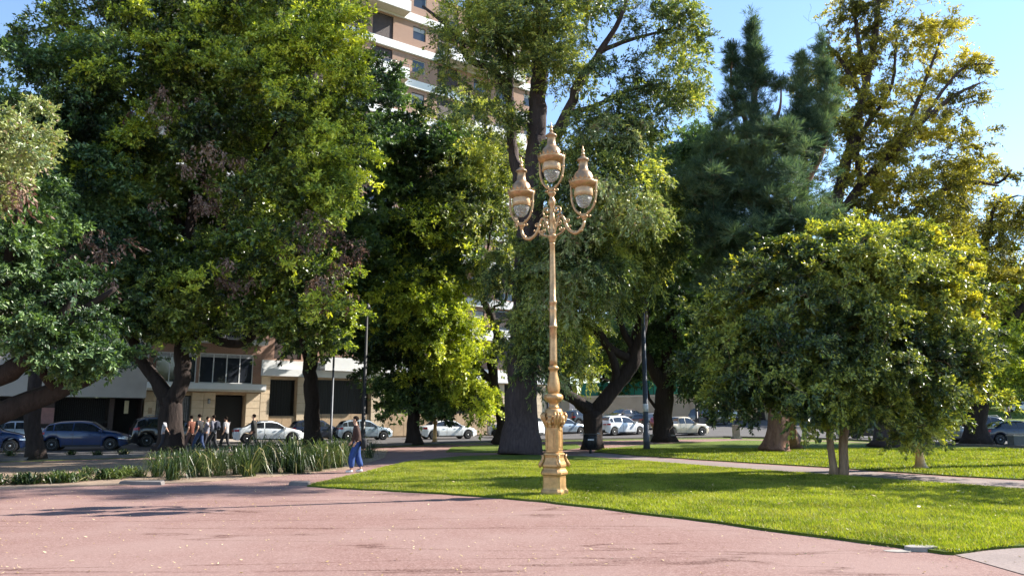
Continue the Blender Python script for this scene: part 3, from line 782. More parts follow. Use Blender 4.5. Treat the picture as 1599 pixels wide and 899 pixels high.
b6 = G(811, 710); Y = b6.y
tree('jacaranda_tree', 'tallest feathery-leaved tree, its massive straight grey trunk just beside the big golden lamp', b6,
     [[(b6, 0.82), W(813, 660, Y, 0.72), W(815, 600, Y, 0.68), W(818, 500, Y, 0.62), W(826, 380, Y, 0.56), W(836, 260, Y, 0.5), W(840, 180, Y, 0.44), W(843, 90, Y, 0.36), W(850, -20, Y, 0.26), W(860, -140, Y, 0.16)]],
     [[W(836, 262, Y, .34), W(866, 215, Y - .5, .3), W(885, 178, Y - .8, .25), W(905, 130, Y - 1, .2), W(938, 80, Y - 1.2, .16), W(968, 30, Y - 1.5, .12), W(990, -40, Y - 1.5, .08)],
      [W(885, 178, Y - .8, .16), W(930, 165, Y - 1.2, .12), W(985, 140, Y - 1.6, .09), W(1040, 130, Y - 2, .06)],
      [W(938, 80, Y - 1.2, .12), W(985, 62, Y - 1.4, .09), W(1050, 45, Y - 1.6, .05)],
      [W(828, 330, Y, .3), W(806, 260, Y + .4, .26), W(797, 200, Y + .5, .24), W(793, 150, Y + .4, .22), W(770, 108, Y, .2), W(735, 95, Y - .4, .17), W(718, 65, Y - .6, .15), W(700, 42, Y - .8, .11), W(660, 10, Y - 1, .07)],
      [W(795, 160, Y + .4, .18), W(797, 90, Y, .15), W(790, 20, Y - .5, .11), W(780, -60, Y - .5, .07)],
      [W(822, 420, Y, .2), W(870, 380, Y - 1, .14), W(920, 350, Y - 1.8, .09)],
      [W(836, 240, Y, .22), W(880, 240, Y - .8, .16), W(940, 225, Y - 1.4, .11), W(1000, 230, Y - 1.8, .07)]],
     [dict(lobes=[LB(735, 15, Y - 1, 60, 34, 1.8, .7), LB(770, 60, Y - 2, 60, 50, 2, 1), LB(820, 20, Y - 1.5, 70, 60, 2.4, 1), LB(880, 60, Y - 1, 50, 55, 1.8, .8), LB(858, 75, Y - 2, 45, 30, 1.4, .7), LB(905, 120, Y - 1.6, 45, 30, 1.3, .5),
                  LB(960, 130, Y - 2, 50, 36, 1.6, .6), LB(1010, 40, Y - 2, 70, 34, 1.5, .5), LB(1070, 20, Y - 2, 30, 60, 1.2, .9), LB(1060, 130, Y - 2, 45, 34, 1.3, .9), LB(960, 200, Y - 2.2, 70, 36, 1.7, 1), LB(1010, 175, Y - 2, 60, 36, 1.5, .8),
                  LB(930, 260, Y - 2.4, 70, 38, 1.8), LB(985, 290, Y - 2.4, 55, 40, 1.6), LB(900, 200, Y - 1.6, 40, 26, 1.2, .7), LB(1090, 145, Y - 2, 26, 22, .9, .9), LB(940, 10, Y - 2, 50, 30, 1.2, .5), LB(900, 310, Y - 2, 50, 36, 1.5, 1),
                  LB(860, -60, Y, 250, 55, 4, .7), LB(1000, 345, Y - 2, 45, 28, 1.3, 1), LB(780, 120, Y - 2, 36, 22, 1, .7), LB(760, 190, Y - 1, 60, 34, 1.6, .7), LB(700, 130, Y - 1.5, 40, 30, 1.2, .45), LB(800, 70, Y + 1.5, 60, 50, 2, .5), LB(910, 270, Y + 1.5, 50, 50, 2, .6), LB(870, 340, Y + 2, 50, 50, 2, .8), LB(1070, 60, Y - 1, 36, 30, 1.2, .6)],
           spacing=0.82, mat=M['lf_tipa'], n=170, R=0.7, size=0.155, asp=0.36, droop=0.45, follow=0.9),
      dict(lobes=[LB(900, 375, Y - 1.5, 60, 30, 1.4), LB(880, 430, Y - 1.4, 50, 30, 1.3), LB(840, 470, Y - 1.2, 34, 40, 1.1, .9), LB(830, 560, Y - 1.1, 26, 40, .8, .9), LB(930, 430, Y - 2.2, 55, 30, 1.4), LB(800, 530, Y + 1.5, 20, 60, .6, .6), LB(845, 400, Y - 1, 36, 34, 1.1, .8), LB(822, 450, Y - 1.2, 24, 34, .7, .8), LB(826, 520, Y - 1.2, 22, 30, .7, .9), LB(848, 510, Y - 1.3, 26, 44, .8, .7), LB(875, 470, Y - 1, 44, 36, 1.1, .7), LB(790, 420, Y, 30, 50, 1.2, .6)],
           spacing=0.75, mat=M['lf_tipa'], n=220, R=0.62, size=0.16, asp=0.32, droop=0.9, up=0.0, follow=0.9, label='hanging feathery sprays round the trunk'),
      dict(lobes=[LB(1000, 325, Y - 3.6, 46, 26, .9, 1), LB(930, 290, Y - 4, 50, 26, .9, .8), LB(900, 350, Y - 3.6, 46, 26, .9, .9), LB(880, 420, Y - 2.8, 40, 26, .8, .9), LB(960, 200, Y - 4, 50, 24, .8, .6), LB(870, 470, Y - 2.6, 34, 26, .7, .8), LB(860, 600, Y - 2, 20, 16, .5, .8)],
           spacing=0.75, mat=M['lf_pale'], n=120, R=0.5, size=0.17, asp=0.32, droop=0.9, up=0.0, follow=0.9, label='hanging sprays coloured pale for sunlight')],
     M['bark_grey'], flare=0.3, flare_h=0.8, lobed=0.07)

b7 = G(925, 702); Y = b7.y
tree('spreading_tree', 'low-forking black tree behind the litter bin with two wide limbs', b7,
     [[(b7, 0.44), W(925, 670, Y, 0.44), W(924, 640, Y, 0.5)]],
     [[W(924, 645, Y, .38), W(900, 625, Y - .3, .32), W(875, 610, Y - .8, .28), W(858, 585, Y - 1, .24), W(850, 540, Y - 1.2, .18)],
      [W(926, 645, Y, .42), W(955, 612, Y, .4), W(985, 570, Y, .38), W(998, 520, Y, .34), W(1002, 470, Y, .28), W(990, 430, Y, .24), W(985, 370, Y, .16)],
      [W(985, 560, Y, .26), W(955, 545, Y - .4, .22), W(925, 510, Y - .8, .2), W(895, 500, Y - 1, .14)],
      [W(960, 605, Y, .22), W(960, 570, Y - .3, .2), W(945, 530, Y - .6, .15)],
      [W(1000, 500, Y, .22), W(1015, 440, Y, .2), W(1040, 400, Y, .15), W(1045, 340, Y, .1)],
      [W(990, 545, Y, .2), W(970, 510, Y, .17), W(965, 460, Y, .12)]],
     [dict(lobes=[LB(930, 350, Y - 2, 75, 50, 2.2), LB(1000, 340, Y - 2, 55, 50, 2), LB(950, 420, Y - 3, 60, 46, 1.8), LB(900, 455, Y - 3, 50, 30, 1.5, .8), LB(945, 460, Y - 2.2, 36, 30, 1.2, .9), LB(880, 560, Y - 2, 34, 34, 1.2, .55), LB(935, 590, Y + 1.5, 30, 16, .8, .4), LB(868, 490, Y - 2, 36, 40, 1.4, .7), LB(1020, 300, Y - 2, 40, 40, 1.6), LB(1010, 395, Y - 2, 40, 22, 1.2, .7), LB(960, 380, Y, 90, 70, 2.6, 1), LB(870, 530, Y + 1, 34, 40, 1.2, .5)],
           spacing=0.85, mat=M['lf_tipa'], n=220, R=0.75, size=0.16, asp=0.34, droop=0.8, up=0.0, follow=0.9),
      dict(lobes=[LB(970, 350, Y - 3, 50, 34, 1.0, 1), LB(925, 400, Y - 4.4, 50, 36, 1.0, 1), LB(925, 450, Y - 4.4, 46, 30, .8, 1), LB(890, 430, Y - 4.6, 40, 34, .8, 1), LB(890, 500, Y - 4, 26, 22, .7, .6), LB(880, 560, Y - 3, 26, 20, .6, .5)],
           spacing=0.8, mat=M['lf_pale'], n=80, R=0.6, size=0.17, asp=0.32, droop=0.8, up=0.0, follow=0.9, label='feathery sprays coloured pale for sunlight')],
     M['bark_dark'], 'shade trees along the street')

b8 = G(1036, 690); Y = b8.y
tree('shade_tree.001', 'thick leaning dark trunk beside the person in pink and the beige pickup', b8,
     [[(b8, 0.66), W(1035, 660, Y, 0.6), W(1036, 630, Y, 0.62), W(1042, 590, Y, 0.52), W(1046, 540, Y, 0.48), W(1050, 470, Y, .36), W(1046, 400, Y, .24)]],
     [[W(1040, 610, Y, .5), W(1020, 575, Y, .42), W(1003, 540, Y, .34), W(1010, 480, Y, .26), W(1020, 420, Y, .16)], [W(1046, 540, Y, .3), W(1075, 500, Y, .22), W(1100, 430, Y, .14)],
      [W(1048, 480, Y, .26), W(1035, 440, Y - .3, .2), W(1040, 390, Y - .3, .15)], [W(1028, 640, Y, .14), W(1014, 622, Y - .2, .1), W(1008, 590, Y - .3, .07)]],
     [dict(lobes=[LB(1060, 470, Y, 70, 60, 3), LB(1090, 540, Y, 60, 50, 2.6), LB(1090, 420, Y, 70, 50, 3), LB(1050, 380, Y + 1, 60, 50, 3), LB(1000, 450, Y + 3, 60, 50, 2.5), LB(975, 540, Y + 3, 40, 34, 2.2, .8), LB(1080, 590, Y, 40, 26, 2, .8), LB(1020, 530, Y + 2, 40, 34, 2, .7), LB(1120, 590, Y, 40, 40, 2)],
           spacing=1.0, mat=M['lf_dark'], n=220, R=0.95, size=0.21, asp=0.42, droop=0.5)],
     M['bark_dark'], 'shade trees along the street')

b9 = G(1071, 667); Y = b9.y
tree('shade_tree.002', 'reddish trunk rising behind the beige pickup against the beige wall', b9,
     [[(b9, 0.95), W(1070, 640, Y, 0.85), W(1062, 600, Y, 0.8), W(1060, 540, Y, 0.65), W(1062, 450, Y, .5), W(1062, 330, Y, .3)]],
     [[W(1062, 590, Y, .4), W(1085, 550, Y, .3), W(1110, 480, Y, .2)]],
     [dict(lobes=[LB(1075, 330, Y, 75, 60, 5), LB(1110, 260, Y, 60, 50, 5), LB(1105, 225, Y, 34, 22, 3), LB(1050, 260, Y, 60, 45, 4, .8), LB(1090, 240, Y + 4, 50, 40, 4), LB(1120, 400, Y, 60, 60, 5), LB(1030, 420, Y, 70, 70, 5), LB(960, 480, Y, 70, 60, 4), LB(1000, 560, Y, 70, 30, 4, .8), LB(1150, 520, Y, 60, 60, 5), LB(920, 560, Y, 50, 34, 3, .8)],
           spacing=1.9, mat=M['lf_dark'], n=220, R=1.7, size=0.38, asp=0.45, droop=0.4)],
     M['bark_red'], 'shade trees along the street')

# --- twin-trunked casuarina
b10 = G(1208, 706); Y = b10.y
b10b = G(1236, 701)
tree('casuarina_tree', 'tall blue-green casuarina with needle sprays, pointed tops and twin buttressed reddish trunks', b10,
     [[(b10, 0.5), W(1212, 670, Y, 0.43), W(1214, 620, Y, 0.42), W(1205, 500, Y, 0.42), W(1190, 380, Y, 0.34), W(1180, 260, Y, 0.26), W(1178, 150, Y, 0.14), W(1176, 40, Y, 0.04)],
      [(b10b, 0.44), W(1228, 665, Y + .8, 0.4), W(1230, 600, Y + .8, 0.44), W(1245, 480, Y + .8, 0.36), W(1250, 350, Y + .8, 0.28), W(1255, 230, Y + .8, 0.16), W(1252, 90, Y + .8, 0.04)]],
     [[W(1180, 250, Y, .16), W(1165, 190, Y, .12), W(1143, 150, Y, .08), W(1145, 60, Y, .03)], [W(1180, 240, Y, .12), W(1215, 180, Y, .08), W(1220, 130, Y, .03)],
      [W(1252, 300, Y, .16), W(1290, 210, Y, .12), W(1284, 60, Y, .03)], [W(1195, 330, Y, .2), W(1150, 300, Y - 1, .14), W(1110, 250, Y - 1, .07)]],
     [dict(lobes=[LB(1176, 75, Y, 5, 55, .2, 3.0), LB(1177, 100, Y, 11, 40, .4, 1.8), LB(1176, 125, Y, 14, 34, .5, 1.3), LB(1145, 105, Y, 6, 48, .22, 2.4), LB(1148, 150, Y, 15, 26, .5, 1.2), LB(1195, 135, Y, 30, 10, .5, 1.3), LB(1225, 140, Y, 14, 8, .4, 1.2), LB(1165, 190, Y, 30, 40, .9, 1.1),
                  LB(1252, 125, Y, 6, 50, .22, 2.6), LB(1252, 180, Y, 16, 30, .6, 1.2), LB(1284, 100, Y, 6, 48, .22, 2.6), LB(1286, 150, Y, 18, 40, .6, 1.2), LB(1232, 210, Y, 24, 30, .8, 1.1), LB(1130, 200, Y, 14, 26, .5, 1), LB(1108, 260, Y, 14, 30, .5, 1)],
           spacing=0.42, mat=M['lf_cas'], n=120, R=0.42, size=0.26, asp=0.07, droop=0.2, up=1.2, out=0.25, follow=1.6, flat=0.2, twigs=9),
      dict(lobes=[LB(1200, 240, Y, 60, 40, 1.8), LB(1262, 215, Y, 30, 50, 1.2), LB(1150, 280, Y - .5, 70, 40, 1.8, .9), LB(1225, 300, Y - 1, 58, 50, 1.8), LB(1110, 330, Y - 1, 50, 44, 1.6, .9), LB(1170, 360, Y - 1, 80, 50, 2),
                  LB(1235, 370, Y - 1.2, 48, 50, 1.8), LB(1110, 400, Y - .5, 50, 50, 1.6, .9), LB(1180, 440, Y, 70, 50, 2, .8), LB(1260, 440, Y, 70, 40, 2, .7), LB(1095, 290, Y, 34, 36, 1.2, .8)],
           spacing=0.8, mat=M['lf_cas'], n=360, R=0.72, size=0.34, asp=0.065, droop=0.35, up=0.9, out=0.15, follow=1.6, flat=0.2, twigs=12)],
     M['bark_red'], flare=0.45, flare_h=0.45, lobed=0.16, br=0.014)

# --- yellow-green tree with bare branches
b11 = G(1391, 699); Y = b11.y
tree('tipuana_tree', 'tall yellow-green tree with long slanting bare branches behind the round tree', b11,
     [[(b11, 0.85), W(1390, 660, Y, 0.68), W(1388, 600, Y, 0.62), W(1370, 520, Y, 0.56), W(1345, 440, Y, 0.48), W(1320, 370, Y, .42)]],
     [[W(1300, 350, Y, .34), W(1345, 290, Y, .28), W(1400, 235, Y - .4, .24), W(1440, 190, Y - .8, .18), W(1490, 150, Y - 1, .12), W(1530, 130, Y - 1, .06)],
      [W(1320, 370, Y, .38), W(1300, 350, Y, .36), W(1310, 300, Y, .3), W(1345, 160, Y, .24), W(1366, 60, Y, .2), W(1372, -40, Y, .13)],
      [W(1345, 150, Y, .16), W(1310, 90, Y, .11), W(1280, 60, Y, .05)], [W(1350, 130, Y, .16), W(1340, 60, Y, .12), W(1330, -10, Y, .08)],
      [W(1400, 235, Y - .4, .16), W(1440, 140, Y - .5, .11), W(1470, 60, Y - .6, .05)],
      [W(1345, 290, Y, .2), W(1340, 220, Y, .15), W(1390, 140, Y, .1), W(1400, 60, Y, .06)],
      [W(1350, 430, Y, .3), W(1430, 330, Y + 1, .2), W(1500, 285, Y + 1, .14), W(1560, 290, Y + 1, .06)],
      [W(1430, 200, Y - .8, .12), W(1500, 110, Y - 1, .08), W(1550, 100, Y - 1, .04)]],
     [dict(lobes=[LB(1330, 50, Y, 40, 40, 1.4, .6), LB(1300, 110, Y, 50, 36, 1.5, .7), LB(1360, 100, Y, 50, 34, 1.5, .7), LB(1420, 60, Y, 55, 26, 1.4, .7), LB(1480, 55, Y - .5, 30, 26, 1, .9), LB(1360, 20, Y, 30, 34, 1.2, .6), LB(1440, 120, Y, 60, 30, 1.4, .55), LB(1520, 105, Y - .5, 34, 12, .8, .9), LB(1500, 165, Y - .5, 36, 24, 1, .7),
                  LB(1340, 170, Y, 50, 34, 1.5, .8), LB(1400, 180, Y, 50, 36, 1.5, .65), LB(1350, 230, Y - .5, 60, 30, 1.5, .7), LB(1440, 230, Y, 60, 34, 1.5, .6), LB(1500, 230, Y, 40, 30, 1.2, .6), LB(1340, 290, Y - .5, 60, 40, 1.7, .8), LB(1420, 300, Y, 70, 40, 1.8, .8), LB(1300, 200, Y + .5, 40, 40, 1.4, .8),
                  LB(1340, 360, Y, 70, 40, 2, .8), LB(1480, 310, Y, 50, 40, 1.6, .8), LB(1420, 370, Y, 70, 40, 2, .8), LB(1530, 260, Y, 30, 14, .8, .6), LB(1390, -40, Y, 90, 36, 2, .6)],
           spacing=0.85, mat=M['lf_yellow'], n=190, R=0.75, size=0.17, asp=0.38, droop=0.55, follow=0.8)],
     M['bark_grey'], flare=0.5, lobed=0.07, bare=([LB(1400, 20, Y, 110, 60, 2, .5), LB(1450, 150, Y, 100, 80, 2.5, .6), LB(1300, 60, Y, 60, 40, 1.5, .5), LB(1545, 150, Y, 30, 30, 1, .6), LB(1420, 260, Y - 1, 80, 60, 2, .5)], 0.8))

b12 = G(1526, 695); Y = b12.y
tree('tipuana_tree.001', 'dark-trunked spreading tree between the silver hatchback and the black sedan', b12,
     [[(b12, 0.72), W(1524, 660, Y, 0.56), W(1528, 620, Y, 0.5), W(1530, 560, Y, 0.42), W(1535, 460, Y, .32), W(1540, 360, Y, .2)]],
     [[W(1530, 560, Y, .3), W(1580, 500, Y, .22), W(1640, 430, Y, .14)], [W(1532, 520, Y, .26), W(1480, 440, Y, .2), W(1440, 360, Y, .12)],
      [W(1536, 420, Y, .2), W(1500, 330, Y, .16), W(1515, 290, Y, .12), W(1560, 285, Y, .09), W(1580, 265, Y, .04)], [W(1540, 380, Y, .15), W(1555, 320, Y, .1), W(1590, 305, Y, .05)]],
     [dict(lobes=[LB(1530, 340, Y, 60, 30, 2, .8), LB(1590, 330, Y, 40, 30, 1.6, .8), LB(1500, 380, Y, 60, 40, 2.4), LB(1570, 400, Y, 60, 40, 2.4, .9), LB(1480, 280, Y, 45, 28, 1.6, .8), LB(1580, 275, Y, 34, 12, .8, .7), LB(1450, 400, Y + 1, 50, 50, 2.4), LB(1520, 290, Y, 30, 16, 1, .6), LB(1540, 450, Y, 50, 34, 2, .7), LB(1500, 600, Y - 1, 30, 26, 1.2, .8), LB(1535, 620, Y - 1, 26, 18, 1, .7)],
           spacing=1.05, mat=M['lf_yellow'], n=180, R=0.85, size=0.18, asp=0.42, droop=0.4),
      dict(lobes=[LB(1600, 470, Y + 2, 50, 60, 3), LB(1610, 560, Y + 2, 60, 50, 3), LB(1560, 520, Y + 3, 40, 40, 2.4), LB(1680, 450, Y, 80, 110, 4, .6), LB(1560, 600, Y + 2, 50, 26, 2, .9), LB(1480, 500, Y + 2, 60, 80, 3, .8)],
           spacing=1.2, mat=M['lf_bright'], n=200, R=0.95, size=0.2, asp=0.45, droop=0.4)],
     M['bark_dark'])

# --- round small-leaved tree on the lawn
b13 = G(1306, 744); Y = b13.y
tree('round_tree', 'low round-crowned tree with a pale double trunk at the edge of the lawn path', b13,
     [[(b13 + Vector((-.07, 0, 0)), 0.115), W(1299, 715, Y, 0.10), W(1296, 680, Y, 0.095), W(1286, 640, Y, 0.09), W(1250, 570, Y, .09), W(1220, 500, Y, .06)],
      [(b13 + Vector((.17, .03, 0)), 0.135), W(1316, 715, Y, 0.125), W(1319, 670, Y, 0.12), W(1330, 610, Y, 0.14), W(1350, 540, Y, .1), W(1360, 450, Y, .06)]],
     [[W(1290, 670, Y, .09), W(1240, 620, Y - .5, .06), W(1180, 580, Y - .8, .04)], [W(1322, 650, Y, .1), W(1390, 600, Y - .4, .07), W(1460, 560, Y - .6, .04)],
      [W(1284, 640, Y, .09), W(1296, 560, Y - .3, .07), W(1300, 460, Y - .4, .04)], [W(1330, 610, Y, .1), W(1380, 520, Y + .3, .07), W(1430, 440, Y + .4, .04)]],
     [dict(lobes=[LB(1165, 545, Y, 80, 70, 1.6), LB(1220, 470, Y - .5, 90, 70, 1.7), LB(1310, 440, Y - .6, 100, 75, 1.8), LB(1400, 455, Y - .4, 90, 75, 1.8), LB(1455, 530, Y, 76, 80, 1.6), LB(1250, 570, Y - 1.2, 95, 70, 1.4), LB(1350, 560, Y - 1.4, 100, 80, 1.5), LB(1430, 600, Y - .8, 80, 50, 1.3),
                  LB(1180, 592, Y - .3, 70, 36, 1.2, .9), LB(1265, 602, Y - .8, 70, 36, 1.2, .9), LB(1480, 600, Y, 46, 40, 1.1), LB(1135, 625, Y, 34, 26, .8, .8), LB(1262, 640, Y - .6, 34, 18, .8, .7), LB(1352, 655, Y - .8, 44, 18, .8, .8), LB(1420, 660, Y - .4, 26, 22, .6, .8), LB(1140, 575, Y, 45, 40, 1.0, .9), LB(1300, 400, Y, 60, 30, 1.2, .9), LB(1390, 400, Y + .3, 60, 30, 1.2, .9), LB(1440, 640, Y - .5, 30, 34, .7, .9), LB(1360, 625, Y - 1, 50, 24, .9, .7), LB(1482, 480, Y, 34, 46, 1, .9), LB(1240, 405, Y, 26, 26, .5, .8), LB(1330, 372, Y, 24, 26, .5, .8), LB(1425, 372, Y, 30, 30, .6, .9), LB(1120, 490, Y, 24, 30, .6, .8), LB(1505, 560, Y, 18, 34, .5, .8), LB(1180, 430, Y, 22, 20, .5, .8), LB(1480, 410, Y, 24, 24, .5, .8)],
           spacing=0.56, mat=M['lf_round'], n=300, R=0.44, size=0.105, asp=0.42, droop=0.3, up=0.35),
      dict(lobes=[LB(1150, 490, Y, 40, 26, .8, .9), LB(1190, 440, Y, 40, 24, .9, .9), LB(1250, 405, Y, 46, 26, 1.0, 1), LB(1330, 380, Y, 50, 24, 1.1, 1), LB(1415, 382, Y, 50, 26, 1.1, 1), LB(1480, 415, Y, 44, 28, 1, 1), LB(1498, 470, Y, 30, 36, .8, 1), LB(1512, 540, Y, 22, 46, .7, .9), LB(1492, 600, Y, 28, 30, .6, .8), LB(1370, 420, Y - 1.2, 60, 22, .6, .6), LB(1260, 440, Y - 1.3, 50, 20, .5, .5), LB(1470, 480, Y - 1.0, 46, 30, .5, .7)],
           spacing=0.55, mat=M['lf_tip'], n=230, R=0.36, size=0.10, asp=0.4, droop=0.2, up=0.7, label='new growth, tinted yellow-green for sunlight on the top as well')],
     M['bark_pale'], flare=0.25, flare_h=0.2, lobed=0.04, br=0.02)

# --- trees far behind that close the view
far = [(-160, 640, 75, 220, 200, 'lf_dark'), (60, 600, 72, 150, 190, 'lf_dark'), (1180, 500, 95, 150, 110, 'lf_dark'), (1330, 480, 90, 130, 110, 'lf_dark'), (1440, 480, 100, 110, 100, 'lf_bright'), (1500, 560, 120, 90, 65, 'lf_dark'),
       (1590, 540, 130, 80, 80, 'lf_bright'), (1680, 530, 110, 100, 110, 'lf_dark'), (1555, 590, 160, 70, 32, 'lf_dark'), (1640, 590, 165, 70, 34, 'lf_bright'), (1420, 590, 150, 80, 42, 'lf_dark'), (1290, 600, 120, 90, 45, 'lf_dark')]
lbl = ['dark tree beyond the far end of the street, above the silver sedan', 'tall dark backdrop tree behind the straight trunk on the street', 'dark rounded tree behind the casuarina', 'dark tree closing the gap between the casuarina and the tipuana trunk',
       'lighter green tree behind the tipuana trunk', 'dark tree on the rise behind the silver hatchback', 'light green tree on the sunlit rise above the black sedan', 'dark tree at the picture edge on the rise', 'low dark tree at the top of the sunlit rise',
       'low light green tree at the very edge on top of the rise', 'dark tree at the foot of the rise behind the round tree', 'dark bushy tree across the side road behind the round tree']
far += [(885, 555, 108, 80, 60, 'lf_bright'), (985, 560, 112, 75, 55, 'lf_dark'), (1075, 570, 118, 70, 50, 'lf_bright')]
lbl += ['green tree on the terrace above the beige wall, behind the forked black tree', 'dark tree on the terrace above the beige wall, behind the tall grey pole', 'green tree on the terrace behind the reddish trunk']
for k, (px, py, Yd, rx, ry, mt) in enumerate(far):
    c = P(px, py, Yd)
    z = hill_z(c.x, c.y) if c.y > 62 and c.x > 36 else 0
    if k > 11: z = 5.4
    bs = Vector((c.x, c.y, z)); s = Yd / FPX
    tree('backdrop_tree', lbl[k], bs, [[(bs, .5), (bs + Vector((0, 0, (c.z - z) * .5)), .38), (c, .22)]], [],
         [dict(lobes=[(tuple(c), (rx * s * .8, 4.5, ry * s * .8), .9), (tuple(c + Vector((rx * s * .45, 0, -ry * s * .2))), (rx * s * .5, 3.5, ry * s * .5), .9), (tuple(c + Vector((-rx * s * .45, 0, -ry * s * .25))), (rx * s * .5, 3.5, ry * s * .5), .9),
                      (tuple(c + Vector((rx * s * .1, 0, ry * s * .45))), (rx * s * .45, 3, ry * s * .45), .9)],
               spacing=2.1 * (Yd / 90) ** .5, mat=M[mt], n=220, R=1.7 * (Yd / 90) ** .4, size=0.42 * (Yd / 90) ** .5, asp=0.5)], M['bark_dark'], 'trees far behind the park', branch_every=3)
b_ = Vector((21.0, 27.2, 0))
tree('edge_tree', 'very tall park tree beyond the frame whose high crown shades the gravel', b_, [[(b_, .45), (b_ + Vector((0, 0, 12)), .3), (b_ + Vector((0, 0, 24)), .15)]], [],
     [dict(lobes=[((20.0, 27.2, 25.2), (3.8, 1.6, 1.2), .6), ((16.8, 26.6, 23.6), (2.0, 1.0, .5), .4), ((25.0, 27.8, 25.5), (3.0, 1.5, 1.2), .6)], spacing=.8, mat=M['lf_tipa'], n=110, R=.7, size=.17, asp=.35)], M['bark_brown'])
# one more park tree outside the frame whose shade falls on the lawn's near corner
bo = Vector((18.6, 19.0, 0))
tree('edge_tree', 'park tree standing just outside the view beyond the lawn, known by its shade', bo, [[(bo, .3), (bo + Vector((0, 0, 3)), .22), (bo + Vector((0, 0, 6.0)), .12)]], [],
     [dict(lobes=[((18.6, 19.0, 6.2), (2.2, 2.2, 1.8), 1)], spacing=.7, mat=M['lf_ficus'], n=70, R=.55, size=.14, asp=.45)], M['bark_brown'])

# ------------------------------------------------------------------ buildings along the street
FA = G(215, 690); FU = Vector((0.81, 0.586, 0)).normalized(); FRZ = math.atan2(FU.y, FU.x)
FN = Vector((FU.y, -FU.x, 0))                    # towards the park
def facade(name, label, s0, group='buildings along the street'):
    return thing(name, label, 'building', FA + FU * s0, FRZ, group)
def rail(root, x0, x1, y, z0, z1, mat, step=0.14, name='railing'):
    mb = MB().box(x0, x1, y - .02, y + .02, z1 - .04, z1).box(x0, x1, y - .02, y + .02, z0, z0 + .04)
    x = x0 + step / 2
    while x < x1:
        mb.box(x - .012, x + .012, y - .012, y + .012, z0 + .04, z1 - .04); x += step
    return mb.build(name, mat, root)
def window(root, x0, x1, z0, z1, y=0.0, depth=0.14, n=2, fm=None, gm=None, blind=0.0, name='window', t=0.05):
    """a framed window set back in its opening: frame > pane"""
    fm = fm or M['frame']; gm = gm or M['bglass']
    mb = MB()
    yy = y + depth
    mb.box(x0, x1, yy - .04, yy + .02, z0, z0 + t).box(x0, x1, yy - .04, yy + .02, z1 - t, z1)
    w = (x1 - x0 - t) / n
    for k in range(n + 1):
        mb.box(x0 + k * w, x0 + k * w + t, yy - .037, yy + .017, z0 + t, z1 - t)
    f = mb.build(name, fm, root)
    for k in range(n):
        box_part('pane', x0 + k * w + t, x0 + (k + 1) * w, yy - .01, yy + .005, z0 + t, z1 - t, gm, f)
    if blind > 0:
        box_part('blind', x0 + t + .01, x1 - t - .01, yy - .034, yy - .018, z1 - t - (z1 - z0) * blind, z1 - t - .003, M['curtain'], f)
    return f
def shutter_window(root, x0, x1, z0, z1, y=0.0, openf=0.0):
    mb = MB()
    z = z0 + (z1 - z0) * openf
    n = int((z1 - z) / 0.12)
    for k in range(n):
        mb.box(x0 + .03, x1 - .03, y + .10, y + .125, z + k * .12, z + k * .12 + .105)
    mb.box(x0, x0 + .04, y + .08, y + .14, z0, z1).box(x1 - .04, x1, y + .08, y + .14, z0, z1)
    f = mb.build('window', M['shutter'], root)
    box_part('pane', x0 + .04, x1 - .04, y + .15, y + .16, z0, z1, M['bglass'], f)
def wall_with_holes(root, name, x0, x1, z0, z1, holes, mat, y=0.0, th=0.3):
    """a thick wall panel, cut into blocks round its openings"""
    xs = sorted({x0, x1, *[h[0] for h in holes], *[h[1] for h in holes]})
    zs = sorted({z0, z1, *[h[2] for h in holes], *[h[3] for h in holes]})
    mb = MB()
    V = {}
    def hole(cx, cz): return any(h[0] < cx < h[1] and h[2] < cz < h[3] for h in holes)
    for i in range(len(xs) - 1):
        for j in range(len(zs) - 1):
            a, b_, c, d = xs[i], xs[i + 1], zs[j], zs[j + 1]
            if a >= x1 or b_ <= x0 or c >= z1 or d <= z0: continue
            if hole((a + b_) / 2, (c + d) / 2): continue
            mb.add([(a, y, c), (b_, y, c), (b_, y, d), (a, y, d)], [(0, 1, 2, 3)])
    for h in holes:
        a, b_, c, d = h
        mb.add([(a, y, c), (a, y + th, c), (a, y + th, d), (a, y, d)], [(0, 1, 2, 3)])
        mb.add([(b_, y, c), (b_, y, d), (b_, y + th, d), (b_, y + th, c)], [(0, 1, 2, 3)])
        mb.add([(a, y, d), (a, y + th, d), (b_, y + th, d), (b_, y, d)], [(0, 1, 2, 3)])
        mb.add([(a, y, c), (b_, y, c), (b_, y + th, c), (a, y + th, c)], [(0, 1, 2, 3)])
        mb.add([(a, y + th, c), (b_, y + th, c), (b_, y + th, d), (a, y + th, d)], [(0, 1, 2, 3)], 1)
    mb.add([(x1, y, z0), (x1, y + 9, z0), (x1, y + 9, z1), (x1, y, z1)], [(0, 1, 2, 3)])
    mb.add([(x0, y, z0), (x0, y, z1), (x0, y + 9, z1), (x0, y + 9, z0)], [(0, 1, 2, 3)])
    mb.add([(x0, y, z1), (x1, y, z1), (x1, y + 9, z1), (x0, y + 9, z1)], [(0, 1, 2, 3)])
    return mb.build(name, [mat, M['void']], root)
def stone_panels(root, x0, x1, z0, z1, y, nx, nz, mat, th=0.06):
    """cladding slabs one by one, with open joints"""
    g = 0.012
    w = (x1 - x0) / nx; h = (z1 - z0) / nz
    base = MB().box(g, w - g, -th, 0, g, h - g)
    first = None
    for i in range(nx):
        for j in range(nz):
            if first is None:
                o = base.build('panel', mat, root); first = o
            else:
                o = first.copy(); link(o, root)
            o.location = (x0 + i * w, y - random.uniform(0, .006), z0 + j * h)
FLH = 3.2
